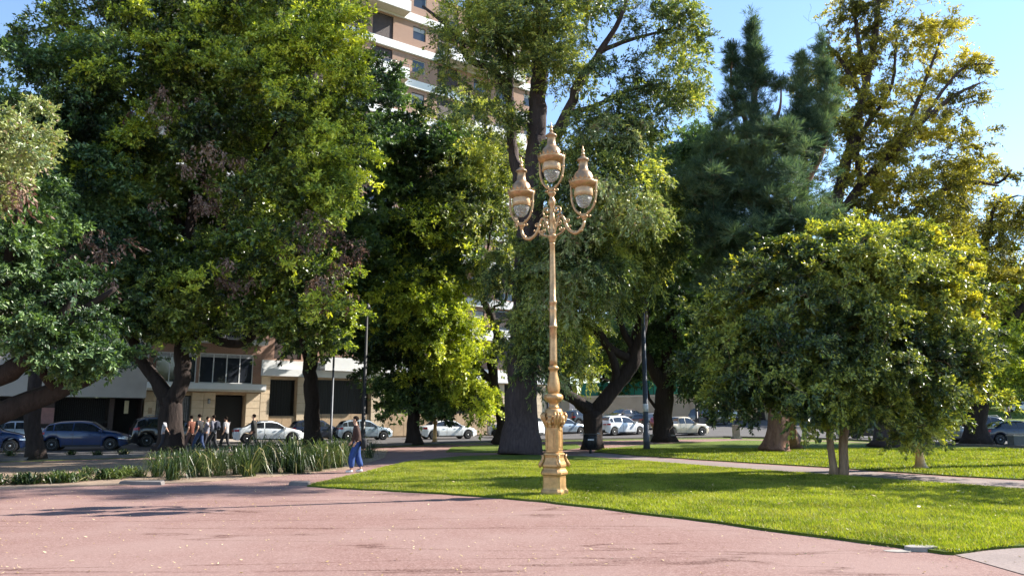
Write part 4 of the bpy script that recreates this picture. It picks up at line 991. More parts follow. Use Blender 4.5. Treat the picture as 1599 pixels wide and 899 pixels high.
def floors(root, x0, x1, zb, n, bays, balc, mats=('brick',), zband=0.75):
    """upper storeys: brick or render, white slab bands, windows bay by bay, balconies where the photo shows them"""
    for k in range(n):
        z = zb + k * FLH
        holes = []
        for (a, b_, kind) in bays:
            if kind == 'tall': holes.append((a, b_, z + zband - .1, z + FLH - .35))
            else: holes.append((a, b_, z + zband + .65, z + FLH - .55))
        wall_with_holes(root, 'wall', x0, x1, z + 0.35, z + FLH - .1, holes, M[mats[0]])
        for q, ((a, b_, kind), h) in enumerate(zip(bays, holes)):
            if kind == 'tall':
                shutter_window(root, a, b_, h[2], h[3], 0.0, random.choice([0, 0, .3, .6]))
            else:
                window(root, a, b_, h[2], h[3], n=1 if b_ - a < 1.4 else 2, fm=M['charcoal'] if k % 2 else M['frame'], blind=random.choice([0, .3, .6]))
        box_part('slab_band', x0 - .01, x1 + .01, -.22, .25, z - .2, z + 0.52, M['white_paint'], root)
        for (a, b_, par) in balc:
            if par is not None and k % 2 != par: continue
            bl = box_part('balcony', a, b_, -1.35, -.225, z - .14, z + .02, M['soffit'], root)
            MB().box(a, b_, -1.42, -1.3, z - .16, z + .85).box(a, a + .1, -1.3, -.23, z - .13, z + .85).box(b_ - .1, b_, -1.3, -.23, z - .13, z + .85).build('parapet', M['white_paint'], bl)
            rail(bl, a + .02, b_ - .02, -1.36, z + .85, z + 1.2, M['charcoal'], .16)

# brick apartment building on its cream stone ground floor
A = facade('apartment_building', 'tall red brick apartment building with white bands and a cream stone ground floor', 8.0)
L1 = 27.0; ZB = 5.35
bays = [(.9, 3.0, 'tall'), (5.2, 6.6, 'small'), (8.0, 10.0, 'tall'), (12.0, 13.3, 'small'), (14.6, 16.8, 'tall'), (18.6, 20.0, 'small'), (21.2, 23.3, 'tall'), (24.6, 25.9, 'small')]
floors(A, 0, L1, ZB, 11, bays, [(4.4, 11.0, 0), (15.0, 23.8, 1)])
gh = [(.7, 2.75, 1.75, 4.45), (4.0, 8.9, 1.9, 4.55), (10.2, 14.6, 1.95, 4.6), (16.2, 20.6, 1.95, 4.6)]
wall_with_holes(A, 'ground_floor_wall', 0, L1, 0, 4.7, gh + [(22.2, 24.6, .1, 4.6)], M['stone_dark'], th=.9)
for (a, b_, c, d) in gh:
    rail(A, a, b_, .3, c, d, M['black_metal'], .2, 'window_bars')
    f = window(A, a, b_, c, d, 0, .5, n=max(1, int((b_ - a) / 1.3)), fm=M['black_metal'], gm=M['dark_glass'])
    n = max(2, int((b_ - a) / 0.75))
    stone_panels(A, a, b_, .12, c - .02, -.002, n, 2, M['stone_dark'], .04)
for (a, b_) in [(0, .68), (2.78, 3.97), (8.93, 10.17), (14.63, 16.17), (20.63, 22.15), (24.65, 27)]:
    stone_panels(A, a, b_, .12, 4.68, -.05, 1, 7, M['stone'], .10)
box_part('white_fascia', -.02, L1 + .02, -.55, .25, 4.7, 5.22, M['white_paint'], A)
MB().box(26.55, 27.35, -.62, -.585, 4.85, 5.12).build('street_number_sign', M['charcoal'], A)
rail(A, 22.2, 24.6, .2, .1, 4.6, M['black_metal'], .15, 'gate')
box_part('downpipe', 27.1, 27.75, -.35, -.1, .1, 4.68, M['charcoal'], A)

# entrance building with the long balcony window
Bd = facade('entrance_building', 'cream stone fronted building with a dark doorway and a wide white framed balcony window', 0.2)
hs = [(.75, 3.0, 1.2, 3.15), (4.65, 6.75, .1, 3.25)]
wall_with_holes(Bd, 'ground_floor_wall', 0, 7.8, 0, 3.45, hs, M['stone_dark'], th=.8)
rail(Bd, .75, 3.0, .1, 1.2, 3.15, M['black_metal'], .12, 'window_bars')
window(Bd, .75, 3.0, 1.2, 3.15, 0, .4, n=2, fm=M['charcoal'], blind=.95)
stone_panels(Bd, 0, .72, .12, 3.4, -.03, 1, 5, M['stone'], .08)
stone_panels(Bd, 3.03, 4.62, .12, 3.4, -.03, 2, 6, M['stone'], .05)
stone_panels(Bd, 6.78, 7.79, .12, 3.4, -.05, 1, 6, M['stone'], .09)
stone_panels(Bd, .75, 3.0, .12, 1.18, -.002, 3, 2, M['stone'], .04)
d = box_part('door', 4.7, 6.7, .55, .62, .12, 3.1, M['dark_glass'], Bd)
box_part('handle', 5.6, 5.64, .48, .55, 1.0, 1.6, M['steel'], d)
w_ = MB().box(4.1, 4.26, -.16, -.035, 2.6, 2.95).build('wall_lamp', M['charcoal'], Bd)
MB().lathe([(.05, 0), (.075, .04), (.075, .2), (.03, .28)], 10, (4.18, -.2, 2.62)).build('lamp_glass', M['curtain'], w_)
box_part('brass_plaque', .25, .5, -.14, -.115, 1.9, 2.3, M['stone_dark'], Bd)
box_part('balcony_slab', -.1, 7.85, -1.1, .25, 3.46, 3.62, M['soffit'], Bd)
box_part('slab_edge', -.12, 7.87, -1.16, -1.102, 3.60, 4.0, M['white_paint'], Bd)
box_part('balcony_wall', -.1, 7.85, -1.1, .25, 3.622, 4.02, M['cream'], Bd)
wall_with_holes(Bd, 'wall', 0, 7.8, 4.02, 6.9, [(.55, 3.2, 4.05, 6.15), (3.4, 7.2, 4.05, 6.2)], M['brick'])
window(Bd, .55, 3.2, 4.05, 6.15, 0, .1, n=3, blind=.1, t=.07)
window(Bd, 3.4, 7.2, 4.05, 6.2, 0, .1, n=4, blind=.1, t=.07)
for k in range(9):
    z = 6.9 + k * 3.1
    box_part('slab_band', -.05, 7.82, -1.2, .25, z, z + .3, M['white_paint'], Bd)
    wall_with_holes(Bd, 'wall', 0, 7.8, z + .3, z + 3.1, [(.6, 3.4, z + .5, z + 2.6), (4.0, 7.2, z + .5, z + 2.6)], M['brick'])
    window(Bd, .6, 3.4, z + .5, z + 2.6, 0, .12, n=3, blind=.4)
    window(Bd, 4.0, 7.2, z + .5, z + 2.6, 0, .12, n=3, blind=.2)
    rail(Bd, 0, 7.75, -1.12, z + .3, z + 1.25, M['grey_metal'], .15)
MB().box(0, 7.8, 1.2, 9, 0, 34.8).build('rear_wall', M['cream'], Bd)

# garage building at the left
Cg = facade('garage_building', 'low white fronted garage building with dark barred gates under a pale fascia', -34.0)
hs = [(34 - 14.0, 34 - 10.2, .1, 2.9), (34 - 9.8, 34 - 6.2, .1, 2.9), (34 - 5.0, 34 - 1.9, .1, 2.9), (34 - 1.6, 34 + 0.05, .1, 2.9)]
wall_with_holes(Cg, 'ground_floor_wall', 0, 34.1, 0, 2.92, hs, M['shutter'], th=1.6)
for q, (a, b_, c, d) in enumerate(hs):
    if q != 3:
        rail(Cg, a, b_, .1, c, 1.35, M['black_metal'], .12, 'gate')
        rail(Cg, a, b_, .1, 1.38, d, M['black_metal'], .12, 'gate')
box_part('notice_board', 34 - 6.15, 34 - 5.0, -.06, -.01, 1.25, 2.25, simple('notice_paint', (.30, .16, .15), .8, 0, .15), Cg)
box_part('gate_lamp', 34 - 1.0, 34 - .75, -.08, -.01, 1.9, 2.75, simple('lamp_panel', (.45, .38, .24), .6), Cg)
box_part('fascia', -.05, 34.12, -.9, .25, 2.94, 5.9, M['fascia'], Cg)
for k in range(3):
    window(Cg, 34 - 10.4 + k * 3.1, 34 - 8.4 + k * 3.1, 4.2, 5.4, -1.06, .12, n=2) if k == 0 else None
wall_with_holes(Cg, 'wall', 0, 34.0, 5.92, 20.5, [(x, x + 2.2, z, z + 1.6) for x in (3, 9, 15, 21, 27, 31) for z in (7.2, 10.4, 13.6, 16.8)], M['cream'])
for x in (3, 9, 15, 21, 27, 31):
    for z in (7.2, 10.4, 13.6, 16.8):
        window(Cg, x, x + 2.2, z, z + 1.6, 0, .15, n=2, blind=random.choice([0, .3, .7]))

# the side street climbs towards the wall
def street_z(y): return 1.25 * min(1, max(0, (y - 68) / 22))
ys_ = [67.5 + i * 1.5 for i in range(20)]
V = []
for y in ys_: V += [(5.5 - .05 * y, y, street_z(y) + .012), (34 + (y - 67) * .1, y, street_z(y) + .012)]
o = mesh_np('side_street_road', V, [(2 * i, 2 * i + 1, 2 * i + 3, 2 * i + 2) for i in range(len(ys_) - 1)], M['asphalt'])
o['kind'] = 'structure'
# retaining wall and terrace beyond the junction
ra = G(846, 668); ra = Vector((ra.x, ra.y, 0)); rb = P(1112, 650, 98); rb.z = 0
rd = rb - ra; RL = rd.length
Rw = thing('retaining_wall', 'beige painted retaining wall with a coping and bright grass on top', 'wall', ra, math.atan2(rd.y, rd.x))
box_part('wall_face', 0, RL, 0, .5, 0, 4.35, M['beige_wall'], Rw)
box_part('coping', -.05, RL + .05, -.09, .55, 4.36, 4.62, M['cream'], Rw)
box_part('plinth', 0, RL, -.05, -.003, 0, .7, M['kerb'], Rw)
x = 4.5
while x < RL - 1:
    box_part('pilaster', x, x + .35, -.07, -.003, .71, 4.34, M['beige_wall'], Rw); x += 6.2
tn = Vector((-rd.y, rd.x, 0)).normalized(); td_ = rd.normalized()
q = [ra + tn * .6, rb + tn * .6, rb + tn * 40, ra + tn * 40]
mb = MB(); V = [(p.x, p.y, 4.5 + (0.0 if i < 2 else 2.2)) for i, p in enumerate(q)]
mb.add(V, [(0, 1, 2, 3)]); mb.build('terrace_lawn_ground', M['lawn'])['kind'] = 'structure'
Tf = thing('mesh_fence', 'teal mesh fence on the grass terrace above the beige wall', 'fence', ra + tn * 5 + td_ * (RL * .15) + Vector((0, 0, 4.75)), math.atan2(rd.y, rd.x))
TL = RL * .62
x = 0
while x < TL:
    box_part('screen', x + .05, x + 2.95, -.01, .01, .1, 2.0, M['teal'], Tf)
    MB().tube([(x, 0, -.3), (x, 0, 2.2)], .045, 8).build('post', M['charcoal'], Tf); x += 3.0
# stepped stone slope at the wall's end
St = thing('stone_ramp', 'sunlit stepped stone slope at the end of the beige wall behind the black SUV', 'steps', rb + td_ * .4, math.atan2(rd.y, rd.x))
for k in range(8):
    MB().box(0, 9 - k * .35, k * .7, k * .7 + .68, 0, .5 + k * .5).build('step', M['stone'], St)

# ------------------------------------------------------------------ cars
def lerp_list(x, pts):
    if x <= pts[0][0]: return pts[0][1]
    for (a, va), (b_, vb) in zip(pts, pts[1:]):
        if x <= b_:
            t = (x - a) / (b_ - a + 1e-9); t2 = t * t * (3 - 2 * t)
            t = 0.55 * t + 0.45 * t2
            return va + (vb - va) * t
    return pts[-1][1]
KIND = {
    # top profile (x from tail to nose as a fraction of length, height), windows (x0,x1), roof x0,x1, belt at tail / nose
    'hatch': dict(L=4.05, W=1.74, top=[(0, .62), (.008, .86), (.03, 1.0), (.11, 1.36), (.24, 1.46), (.45, 1.49), (.57, 1.43), (.735, 1.02), (.80, .97), (.93, .83), (.985, .68), (1, .5)], roof=(.16, .57), base=(.05, .735), belt=(.97, .88), wh=(.165, .815), wr=.31),
    'sedan': dict(L=4.5, W=1.76, top=[(0, .6), (.008, .92), (.03, .99), (.14, 1.03), (.27, 1.36), (.38, 1.455), (.52, 1.46), (.60, 1.40), (.745, 1.01), (.81, .95), (.935, .82), (.985, .66), (1, .48)], roof=(.32, .58), base=(.16, .745), belt=(.97, .87), wh=(.185, .82), wr=.32),
    'suv': dict(L=4.5, W=1.86, top=[(0, .7), (.008, 1.0), (.02, 1.1), (.07, 1.56), (.15, 1.68), (.42, 1.71), (.56, 1.65), (.70, 1.19), (.78, 1.12), (.93, 1.02), (.985, .84), (1, .6)], roof=(.10, .57), base=(.03, .70), belt=(1.10, 1.03), wh=(.17, .81), wr=.36),
    'pickup': dict(L=5.2, W=1.83, top=[(0, .75), (.006, 1.04), (.03, 1.09), (.30, 1.10), (.325, 1.12), (.355, 1.62), (.40, 1.73), (.54, 1.74), (.60, 1.68), (.715, 1.17), (.76, 1.13), (.93, 1.02), (.985, .86), (1, .6)], roof=(.37, .60), base=(.325, .715), belt=(1.09, 1.04), wh=(.19, .82), wr=.38),
}
CAR_GLASS_PARTS = {}
def build_car(kind):
    K = KIND[kind]; L, W = K['L'], K['W']; hw = W / 2
    def top(x): return lerp_list(x / L, K['top'])
    bx0, bx1 = K['base'][0] * L, K['base'][1] * L
    def belt(x): return K['belt'][0] + (K['belt'][1] - K['belt'][0]) * (x / L)
    wxs = [K['wh'][0] * L, K['wh'][1] * L]; wr = K['wr']; ar = wr + .07
    def width(x):
        f = x / L
        e = max(0, (0.10 - f) / 0.10, (f - 0.88) / 0.12)
        return hw * (1 - .22 * e ** 2.0)
    def sill(x):
        z = .20 + .10 * max(0, (x / L - .93) / .07) + .12 * max(0, (.05 - x / L) / .05)
        for wx in wxs:
            dx = abs(x - wx)
            if dx < ar: z = max(z, wr + math.sqrt(ar * ar - dx * dx) * 1.0)
        return z
    def section(x):
        t = top(x); w = width(x); s = sill(x)
        b_ = min(belt(x), t - .035)
        hgt = max(0, t - belt(x))
        k = min(1, hgt / .45)
        yt = w * (.93 - .20 * k)
        z1 = max(.50, s + .015); z1 = min(z1, b_ - .12)
        z2 = max(.66, z1 + .02); z2 = min(z2, b_ - .05)
        s = min(s, z1 - .01)
        return [(w * .955, s), (w * .99, z1), (w, z2), (w * .965, b_), (yt, t - .045 * (.4 + k)), (yt * .72, t - .008), (0, t + .012)]
    xs = [L * v for v in (0, .004, .012, .025, .045)] + [L * (.06 + .02 * i) for i in range(46)] + [L * v for v in (.975, .988, .996, 1.0)]
    xs = sorted(set(xs))
    V = []; Fc = []; mats = []
    n = 7; ring = 2 * n - 1
    for x in xs:
        S = section(x)
        row = [(x, -y, z) for y, z in S[:-1]] + [(x, 0, S[-1][1])] + [(x, y, z) for y, z in reversed(S[:-1])]
        V += row
    for i in range(len(xs) - 1):
        for k in range(ring - 1):
            a = i * ring + k
            Fc.append((a, a + ring, a + ring + 1, a + 1))
    e = (len(xs) - 1) * ring
    Fc.append(tuple(range(ring))); Fc.append(tuple(reversed([e + k for k in range(ring)])))
    body = MB(); body.add([(x - L / 2, y, z) for x, y, z in V], Fc, 0, True)
    parts = []
    # dark underbody and wheel wells
    ub = MB().box(-L / 2 + .12, L / 2 - .14, -hw * .86, hw * .86, .22, .46)
    parts.append(('underbody', ub, 'plastic', None))
    def side_pt(x, v, sg, off):
        S = section(x); (y0, z0), (y1, z1) = S[3], S[4]
        return (x - L / 2, sg * (y0 + (y1 - y0) * v + off), z0 + (z1 - z0) * v)
    # side windows
    cuts = {'hatch': [(.085, .16), (.175, .375), (.39, .70)], 'sedan': [(.235, .42), (.435, .705)], 'suv': [(.055, .15), (.17, .375), (.39, .675)], 'pickup': [(.345, .47), (.485, .69)]}[kind]
    for sg in (-1, 1):
        for (a, b_) in cuts:
            g = []; m_ = 9
            for i in range(m_):
                x = L * (a + (b_ - a) * i / (m_ - 1))
                hh = max(.01, top(x) - belt(x))
                v0 = .10; v1 = .90 if hh > .2 else max(.12, .8)
                g.append((side_pt(x, v0, sg, .009), side_pt(x, v1, sg, .009)))
            Vv = [p for q in g for p in q]
            Ff = [(2 * i, 2 * i + 2, 2 * i + 3, 2 * i + 1) for i in range(m_ - 1)]
            if sg > 0: Ff = [tuple(reversed(f)) for f in Ff]
            parts.append(('side_window', MB().add(Vv, Ff, 0, False), 'glass', None))
    def cross(x, f):
        S = section(x); (ya, za), (yb, zb), (_, zc) = S[4], S[5], S[6]
        y = abs(f) * ya
        z = zc + (zb - zc) * (y / yb) if y < yb else zb + (za - zb) * ((y - yb) / (ya - yb + 1e-9))
        return (f > 0) * y - (f <= 0) * y, z
    def screen(xa, xb, name, dz):
        g = []; nx, nf = 7, 9
        for i in range(nx):
            x = xa + (xb - xa) * i / (nx - 1)
            for j in range(nf):
                f = -.9 + 1.8 * j / (nf - 1)
                y, z = cross(x, f)
                g.append((x - L / 2, y, z + dz))
        Ff = [(i * nf + j, (i + 1) * nf + j, (i + 1) * nf + j + 1, i * nf + j + 1) for i in range(nx - 1) for j in range(nf - 1)]
        parts.append((name, MB().add(g, Ff, 0, True), 'glass', None))
    screen(K['roof'][1] * L + .04, bx1 - .05, 'windshield', .016)
    screen(bx0 + .05, K['roof'][0] * L - .04, 'rear_window', .018)
    # lights, bumpers, plates
    zf = lerp_list(.975, K['top'])
    for sg in (-1, 1):
        def patch(x0, x1, z0, z1, off=.012, taper=.3):
            g = []
            for i in range(5):
                x = x0 + (x1 - x0) * i / 4
                w = width(x)
                zz0 = z0 + (z1 - z0) * taper * (1 - i / 4)
                g += [(x - L / 2, sg * (w * .995 + off), zz0), (x - L / 2, sg * (w * .975 + off), z1 - .01 * (4 - i))]
            Ff = [(2 * i, 2 * i + 2, 2 * i + 3, 2 * i + 1) for i in range(4)]
            mb = MB().add(g, Ff if sg < 0 else [tuple(reversed(f)) for f in Ff])
            return mb
        hl = patch(.905 * L, .992 * L, zf - .16, zf + .0)
        w = width(L); hl.box(L / 2 - .03, L / 2 + .012, *(sorted((sg * w * .5, sg * w * 1.0))), zf - .16, zf - .03)
        parts.append(('headlight', hl, 'headlight', None))
        bz = {'hatch': (.80, .99), 'sedan': (.76, .93), 'suv': (.95, 1.25), 'pickup': (.78, 1.06)}[kind]
        tl = patch(.012 * L, .075 * L, bz[0], min(bz[1], .93 if kind != 'suv' and kind != 'pickup' else 1.1), .012, 0)
        w = width(0); tl.box(-L / 2 - .014, -L / 2 + .02, *(sorted((sg * w * .55, sg * w * .99))), bz[0], min(bz[1], lerp_list(0.0, K['top']) + .28) - .02)
        parts.append(('taillight', tl, 'taillight', None))
        mx = (K['base'][1] - .035) * L - L / 2
        mi = MB().box(mx - .08, mx + .08, *(sorted((sg * (hw * .93), sg * (hw + .16)))), belt(mx + L / 2) + .0, belt(mx + L / 2) + .13)
        parts.append(('wing_mirror', mi, None, None))
        hd = MB()
        for dx in ((.42, .62) if kind != 'pickup' else (.48, .62)):
            hd.box(dx * L - L / 2 - .25, dx * L - L / 2 - .1, *(sorted((sg * hw * .985, sg * (hw + .018)))), .80, .83)
        parts.append(('door_handle', hd, None, None))
        # door shut lines, sunk a little
        dl = MB()
        for fx in ([c[0] for c in cuts[1:]] + [cuts[-1][1]] if kind != 'sedan' and kind != 'pickup' else [cuts[0][0] + .02, cuts[1][0] - .006, cuts[1][1]]):
            x = fx * L
            if min(abs(x - wx) for wx in wxs) < ar: x = x + .12
            pts = []
            S = section(x)
            for (y, z) in S[0:4]: pts.append((x - L / 2, sg * (y + .003), z))
            for pa, pb in zip(pts, pts[1:]):
                dl.add([(pa[0] - .008, pa[1], pa[2]), (pa[0] + .008, pa[1], pa[2]), (pb[0] + .008, pb[1], pb[2]), (pb[0] - .008, pb[1], pb[2])], [(0, 1, 2, 3)])
        parts.append(('door_seam', dl, 'plastic', None))
        dl = MB()
        g = [];
        for i in range(12):
            x = wxs[0] + ar + .06 + (wxs[1] - wxs[0] - 2 * ar - .12) * i / 11
            g += [(x - L / 2, sg * (width(x) * .99 + .01), .205), (x - L / 2, sg * (width(x) * .995 + .012), .29)]
        dl.add(g, [(2 * i, 2 * i + 2, 2 * i + 3, 2 * i + 1) for i in range(11)])
        parts.append(('side_sill', dl, 'plastic', None))
    parts.append(('front_grille', MB().box(L / 2 - .02, L / 2 + .014, -.42, .42, .34, .52).box(L / 2 - .02, L / 2 + .014, -.36, .36, zf - .13, zf - .05), 'plastic', None))
    parts.append(('licence_plate', MB().box(-L / 2 - .02, -L / 2 + .01, -.2, .2, .58 if kind == 'hatch' else .55, .70 if kind == 'hatch' else .67), 'plate', None))
    parts.append(('rear_bumper_trim', MB().box(-L / 2 - .012, -L / 2 + .03, -.55, .55, .3, .44), 'plastic', None))
    root = bpy.data.objects.new('parked_car', None); root.empty_display_size = .2; link(root)
    ob = body.build('body', M['plastic'], root)
    ob.material_slots[0].link = 'OBJECT'
    for nm, mb, mt, _ in parts:
        o = mb.build(nm, M[mt] if mt else M['plastic'], root)
        if mt is None: o.material_slots[0].link = 'OBJECT'
    if kind in ('suv',):
        rr = MB()
        for sg in (-1, 1): rr.tube([(-.32 * L + 0, sg * .62, 1.70), (-.3 * L, sg * .62, 1.76), (.02 * L, sg * .62, 1.775), (.05 * L, sg * .62, 1.72)], .022, 6)
        rr.build('roof_rail', M['grey_metal'], root)
    tyre = MB().lathe([(wr * .68, -.10), (wr * .9, -.105), (wr, -.075), (wr, .075), (wr * .9, .105), (wr * .68, .10)], 28)
    rim = MB().lathe([(wr * .66, -.085), (wr * .62, -.105), (wr * .58, -.09), (wr * .58, -.04), (.001, -.035)], 24)
    spk = MB()
    for k in range(7):
        a = 2 * PI * k / 7
        ca, sa = math.cos(a), math.sin(a)
        pts = [(.03, -.03), (wr * .62, -.05), (wr * .62, .05), (.03, .03)]
        q = [(p * ca - q_ * sa, p * sa + q_ * ca) for p, q_ in pts]
        spk.add([(x, y, -.095) for x, y in q] + [(x, y, -.05) for x, y in q], [(0, 1, 2, 3), (0, 4, 5, 1), (2, 6, 7, 3), (1, 5, 6, 2), (3, 7, 4, 0)])
    spk.lathe([(.001, -.105), (.05, -.103), (.055, -.05)], 12)
    first = None
    for wx in wxs:
        for sg in (-1, 1):
            if first is None:
                w_ = tyre.build('wheel', M['rubber'], root)
                r_ = rim.build('rim', M['grey_metal'], w_)
                s_ = spk.build('spokes', M['steel'], w_)
                first = w_
            else:
                w_ = copy_tree(first, root)
            w_.location = (wx - L / 2, sg * (hw - .115), wr)
            w_.rotation_euler = (-PI / 2, 0, 0) if sg < 0 else (PI / 2, 0, 0)
    return root
def paint(name, col, rough=.28, metal=.0):
    m, t, b, _ = new_mat(name)
    t.links.new(ramp(t, noise(t, 2.0), [(.3, tuple(c * .93 for c in col)), (.7, tuple(min(1, c * 1.05) for c in col))]), b.inputs['Base Color'])
    b.inputs['Roughness'].default_value = rough; b.inputs['Metallic'].default_value = metal
    b.inputs['Coat Weight'].default_value = .8; b.inputs['Coat Roughness'].default_value = .05
    return m
PT = {'white': paint('white_car_paint', (.72, .75, .78)), 'silver': paint('silver_car_paint', (.42, .45, .49), .3, .5), 'blue': paint('blue_car_paint', (.006, .028, .105)), 'navy': paint('navy_car_paint', (.012, .022, .05)),
      'black': paint('black_car_paint', (.012, .012, .014)), 'grey': paint('grey_car_paint', (.06, .065, .075)), 'yellow': paint('taxi_yellow_paint', (.80, .48, .015)), 'beige': paint('beige_car_paint', (.40, .36, .28)), 'brown': paint('dark_brown_car_paint', (.045, .035, .033)), 'paleblue': paint('pale_silver_blue_paint', (.36, .44, .52), .3, .4)}
proto = {}
def car(kind, colour, px, py, dist_py, label, rz, name='parked_car', scale=1.0, at=None, grp='cars parked along the street'):
    if kind not in proto:
        r = build_car(kind); proto[kind] = r
    else:
        r = copy_tree(proto[kind])
    r.name = name
    g = at if at is not None else G(px, dist_py)
    r.location = (g.x, g.y, g.z if at is not None else .004)
    r.rotation_euler = (0, 0, rz); r.scale = (scale,) * 3
    for ch in r.children:
        if ch.type == 'MESH' and ch.material_slots and ch.material_slots[0].link == 'OBJECT':
            ch.material_slots[0].material = PT[colour]
    tag(r, label, 'car', grp)
    return r
def hd(d): return math.radians(d)
# heading angle: 0 = nose towards +X (right), growing anticlockwise
car('sedan', 'silver', 38, 0, 694, 'silver sedan across the street, cut by the left edge of the picture', hd(34), at=G(30, 694))
car('hatch', 'blue', 0, 0, 703, 'dark blue car whose nose only shows, in front of the silver sedan', hd(28), at=G(-32, 706))
car('hatch', 'blue', 0, 0, 0, 'glossy blue hatchback with bright spoked wheels and a pale roof line', hd(18), at=G(133, 702))
car('suv', 'black', 0, 0, 0, 'black hatchback half hidden behind the V-forked trunk and the walking group', hd(34), at=G(268, 696))
car('sedan', 'white', 0, 0, 0, 'white low sedan behind the walking man in black and the strap-leaved bed', hd(24), at=G(418, 691), scale=.98)
car('hatch', 'navy', 0, 0, 0, 'navy hatchback parked behind the dark ficus trunk', hd(30), at=G(494, 687))
car('hatch', 'silver', 0, 0, 0, 'silver hatchback parked higher up behind another silver hatchback', hd(30), at=G(591, 677), scale=1.12)
car('hatch', 'paleblue', 0, 0, 0, 'pale silver blue hatchback seen past the man in blue jeans', hd(26), at=G(567, 686.5))
car('sedan', 'yellow', 0, 0, 0, 'black and yellow taxi showing above the white sedan roof', hd(34), name='taxi', at=G(684, 676.5))
car('sedan', 'white', 0, 0, 0, 'clean white sedan standing alone between the shade tree and the big trunk', hd(28), at=G(697, 685))
car('suv', 'white', 0, 0, 0, 'white car mostly hidden behind the massive grey trunk', hd(150), at=G(806, 683), scale=1.0)
car('sedan', 'paleblue', 0, 0, 0, 'silver blue sedan seen between the golden lamp and the forked black tree', hd(32), at=G(876, 679), scale=1.1)
car('suv', 'black', 0, 0, 0, 'black van-like car behind the forked black tree', hd(36), at=Vector((P(912, 650, 78).x, 78, street_z(78) + .02)), scale=1.05)
car('sedan', 'brown', 0, 0, 0, 'dark brown sedan against the beige wall above the white hatchback', hd(216), at=Vector((P(974, 650, 84).x, 84, street_z(84) + .02)), scale=1.12)
car('hatch', 'white', 0, 0, 0, 'white hatchback with dark rear window, between the forked tree and the grey pole', hd(36), at=G(968, 679.5), scale=1.2)
car('hatch', 'black', 0, 0, 0, 'dark car just behind the person in pink', hd(36), at=Vector((P(1018, 650, 76).x, 76, street_z(76) + .02)), scale=1.1)
car('pickup', 'beige', 0, 0, 0, 'beige double-cab pickup beside the thick leaning trunk', hd(24), at=G(1064, 680), scale=.98)
car('suv', 'black', 0, 0, 0, 'black SUV at the junction below the stepped stone slope', hd(30), at=Vector((P(1108, 650, 82).x, 82, street_z(82) + .02)), scale=1.05)
car('hatch', 'white', 0, 0, 0, 'white car just visible behind the black SUV', hd(40), at=Vector((P(1131, 650, 90).x, 90, street_z(90) + .02)), scale=1.1)
car('sedan', 'black', 0, 0, 0, 'black car showing between the double trunk and the tipuana trunk', hd(0), at=G(1356, 684), scale=1)
car('hatch', 'silver', 0, 0, 0, 'silver hatchback beside the dark trunk near the sunlit rise', hd(-6), at=G(1470, 690), scale=1.05)
car('sedan', 'navy', 0, 0, 0, 'dark navy sedan cut by the right edge of the picture', hd(-4), at=G(1588, 693.5), scale=1)
car('suv', 'black', 0, 0, 0, 'dark SUV roof showing above the navy sedan', hd(-4), at=G(1552, 681), scale=1)
pf = P(1600, 646, 110); pf.z = hill_z(pf.x, pf.y)
car('hatch', 'white', 0, 0, 0, 'distant white car on the sunlit rise', hd(-5), at=pf, grp=None)
# the taxi's lower body is black
tx = bpy.data.objects['taxi']
for ch in list(tx.children):
    if ch.name.startswith('body'):
        m, t, b, _ = new_mat('taxi_two_tone_paint')
        tc = t.nodes.new('ShaderNodeTexCoord'); sp = t.nodes.new('ShaderNodeSeparateXYZ'); t.links.new(tc.outputs['Object'], sp.inputs[0])
        gt = t.nodes.new('ShaderNodeMath'); gt.operation = 'GREATER_THAN'; gt.inputs[1].default_value = 1.03; t.links.new(sp.outputs[2], gt.inputs[0])
        t.links.new(mixc(t, gt.outputs[0], (.012, .012, .014), (.8, .48, .015)), b.inputs['Base Color'])
        b.inputs['Roughness'].default_value = .3; b.inputs['Coat Weight'].default_value = .8
        ch.material_slots[0].material = m
    elif ch.material_slots and ch.material_slots[0].link == 'OBJECT':
        ch.material_slots[0].material = PT['black']

# ------------------------------------------------------------------ the golden three-lantern lamp
LY = 16.6
lb = G(866, 774); lb = Vector((lb.x, LY, 0)) 
lb.x = P(866, 774, LY).x
def zl(py): return P(862, py, LY).z
def spiral(mb, c, ax, r0, turns, start, sg=1, rad=.016, n=22, grow_=0.12, rad_end=.5):
    """a scroll in the upright plane through axis ax (unit horizontal vector)"""
    pts = []; rr = []
    for i in range(n):
        t = i / (n - 1)
        a = start + sg * turns * 2 * PI * t
        r = r0 * (1 - (1 - grow_) * t)
        pts.append(Vector(c) + ax * (r * math.cos(a)) + Vector((0, 0, r * math.sin(a))))
        rr.append(rad * (1 - (1 - rad_end) * t))
    mb.tube(pts, rr, 7)
    mb.ball(tuple(pts[-1]), rad * 1.5, 8)
LAMPROT = math.radians(-28)
def chamf(mb, prof, ch=.28, rot=0.0, c=(0, 0, 0)):
    """stack of chamfered squares: prof = (half width, z)"""
    V = []; Fc = []
    for (h, z) in prof:
        k = h * (1 - ch)
        for (x, y) in [(h, -k), (h, k), (k, h), (-k, h), (-h, k), (-h, -k), (-k, -h), (k, -h)]:
            V.append((c[0] + x * math.cos(rot) - y * math.sin(rot), c[1] + x * math.sin(rot) + y * math.cos(rot), c[2] + z))
    for i in range(len(prof) - 1):
        for k in range(8):
            k2 = (k + 1) % 8
            Fc.append((i * 8 + k, i * 8 + k2, (i + 1) * 8 + k2, (i + 1) * 8 + k))
    Fc.append(tuple(reversed(range(8)))); n = (len(prof) - 1) * 8
    Fc.append(tuple(range(n, n + 8)))
    return mb.add(V, Fc)
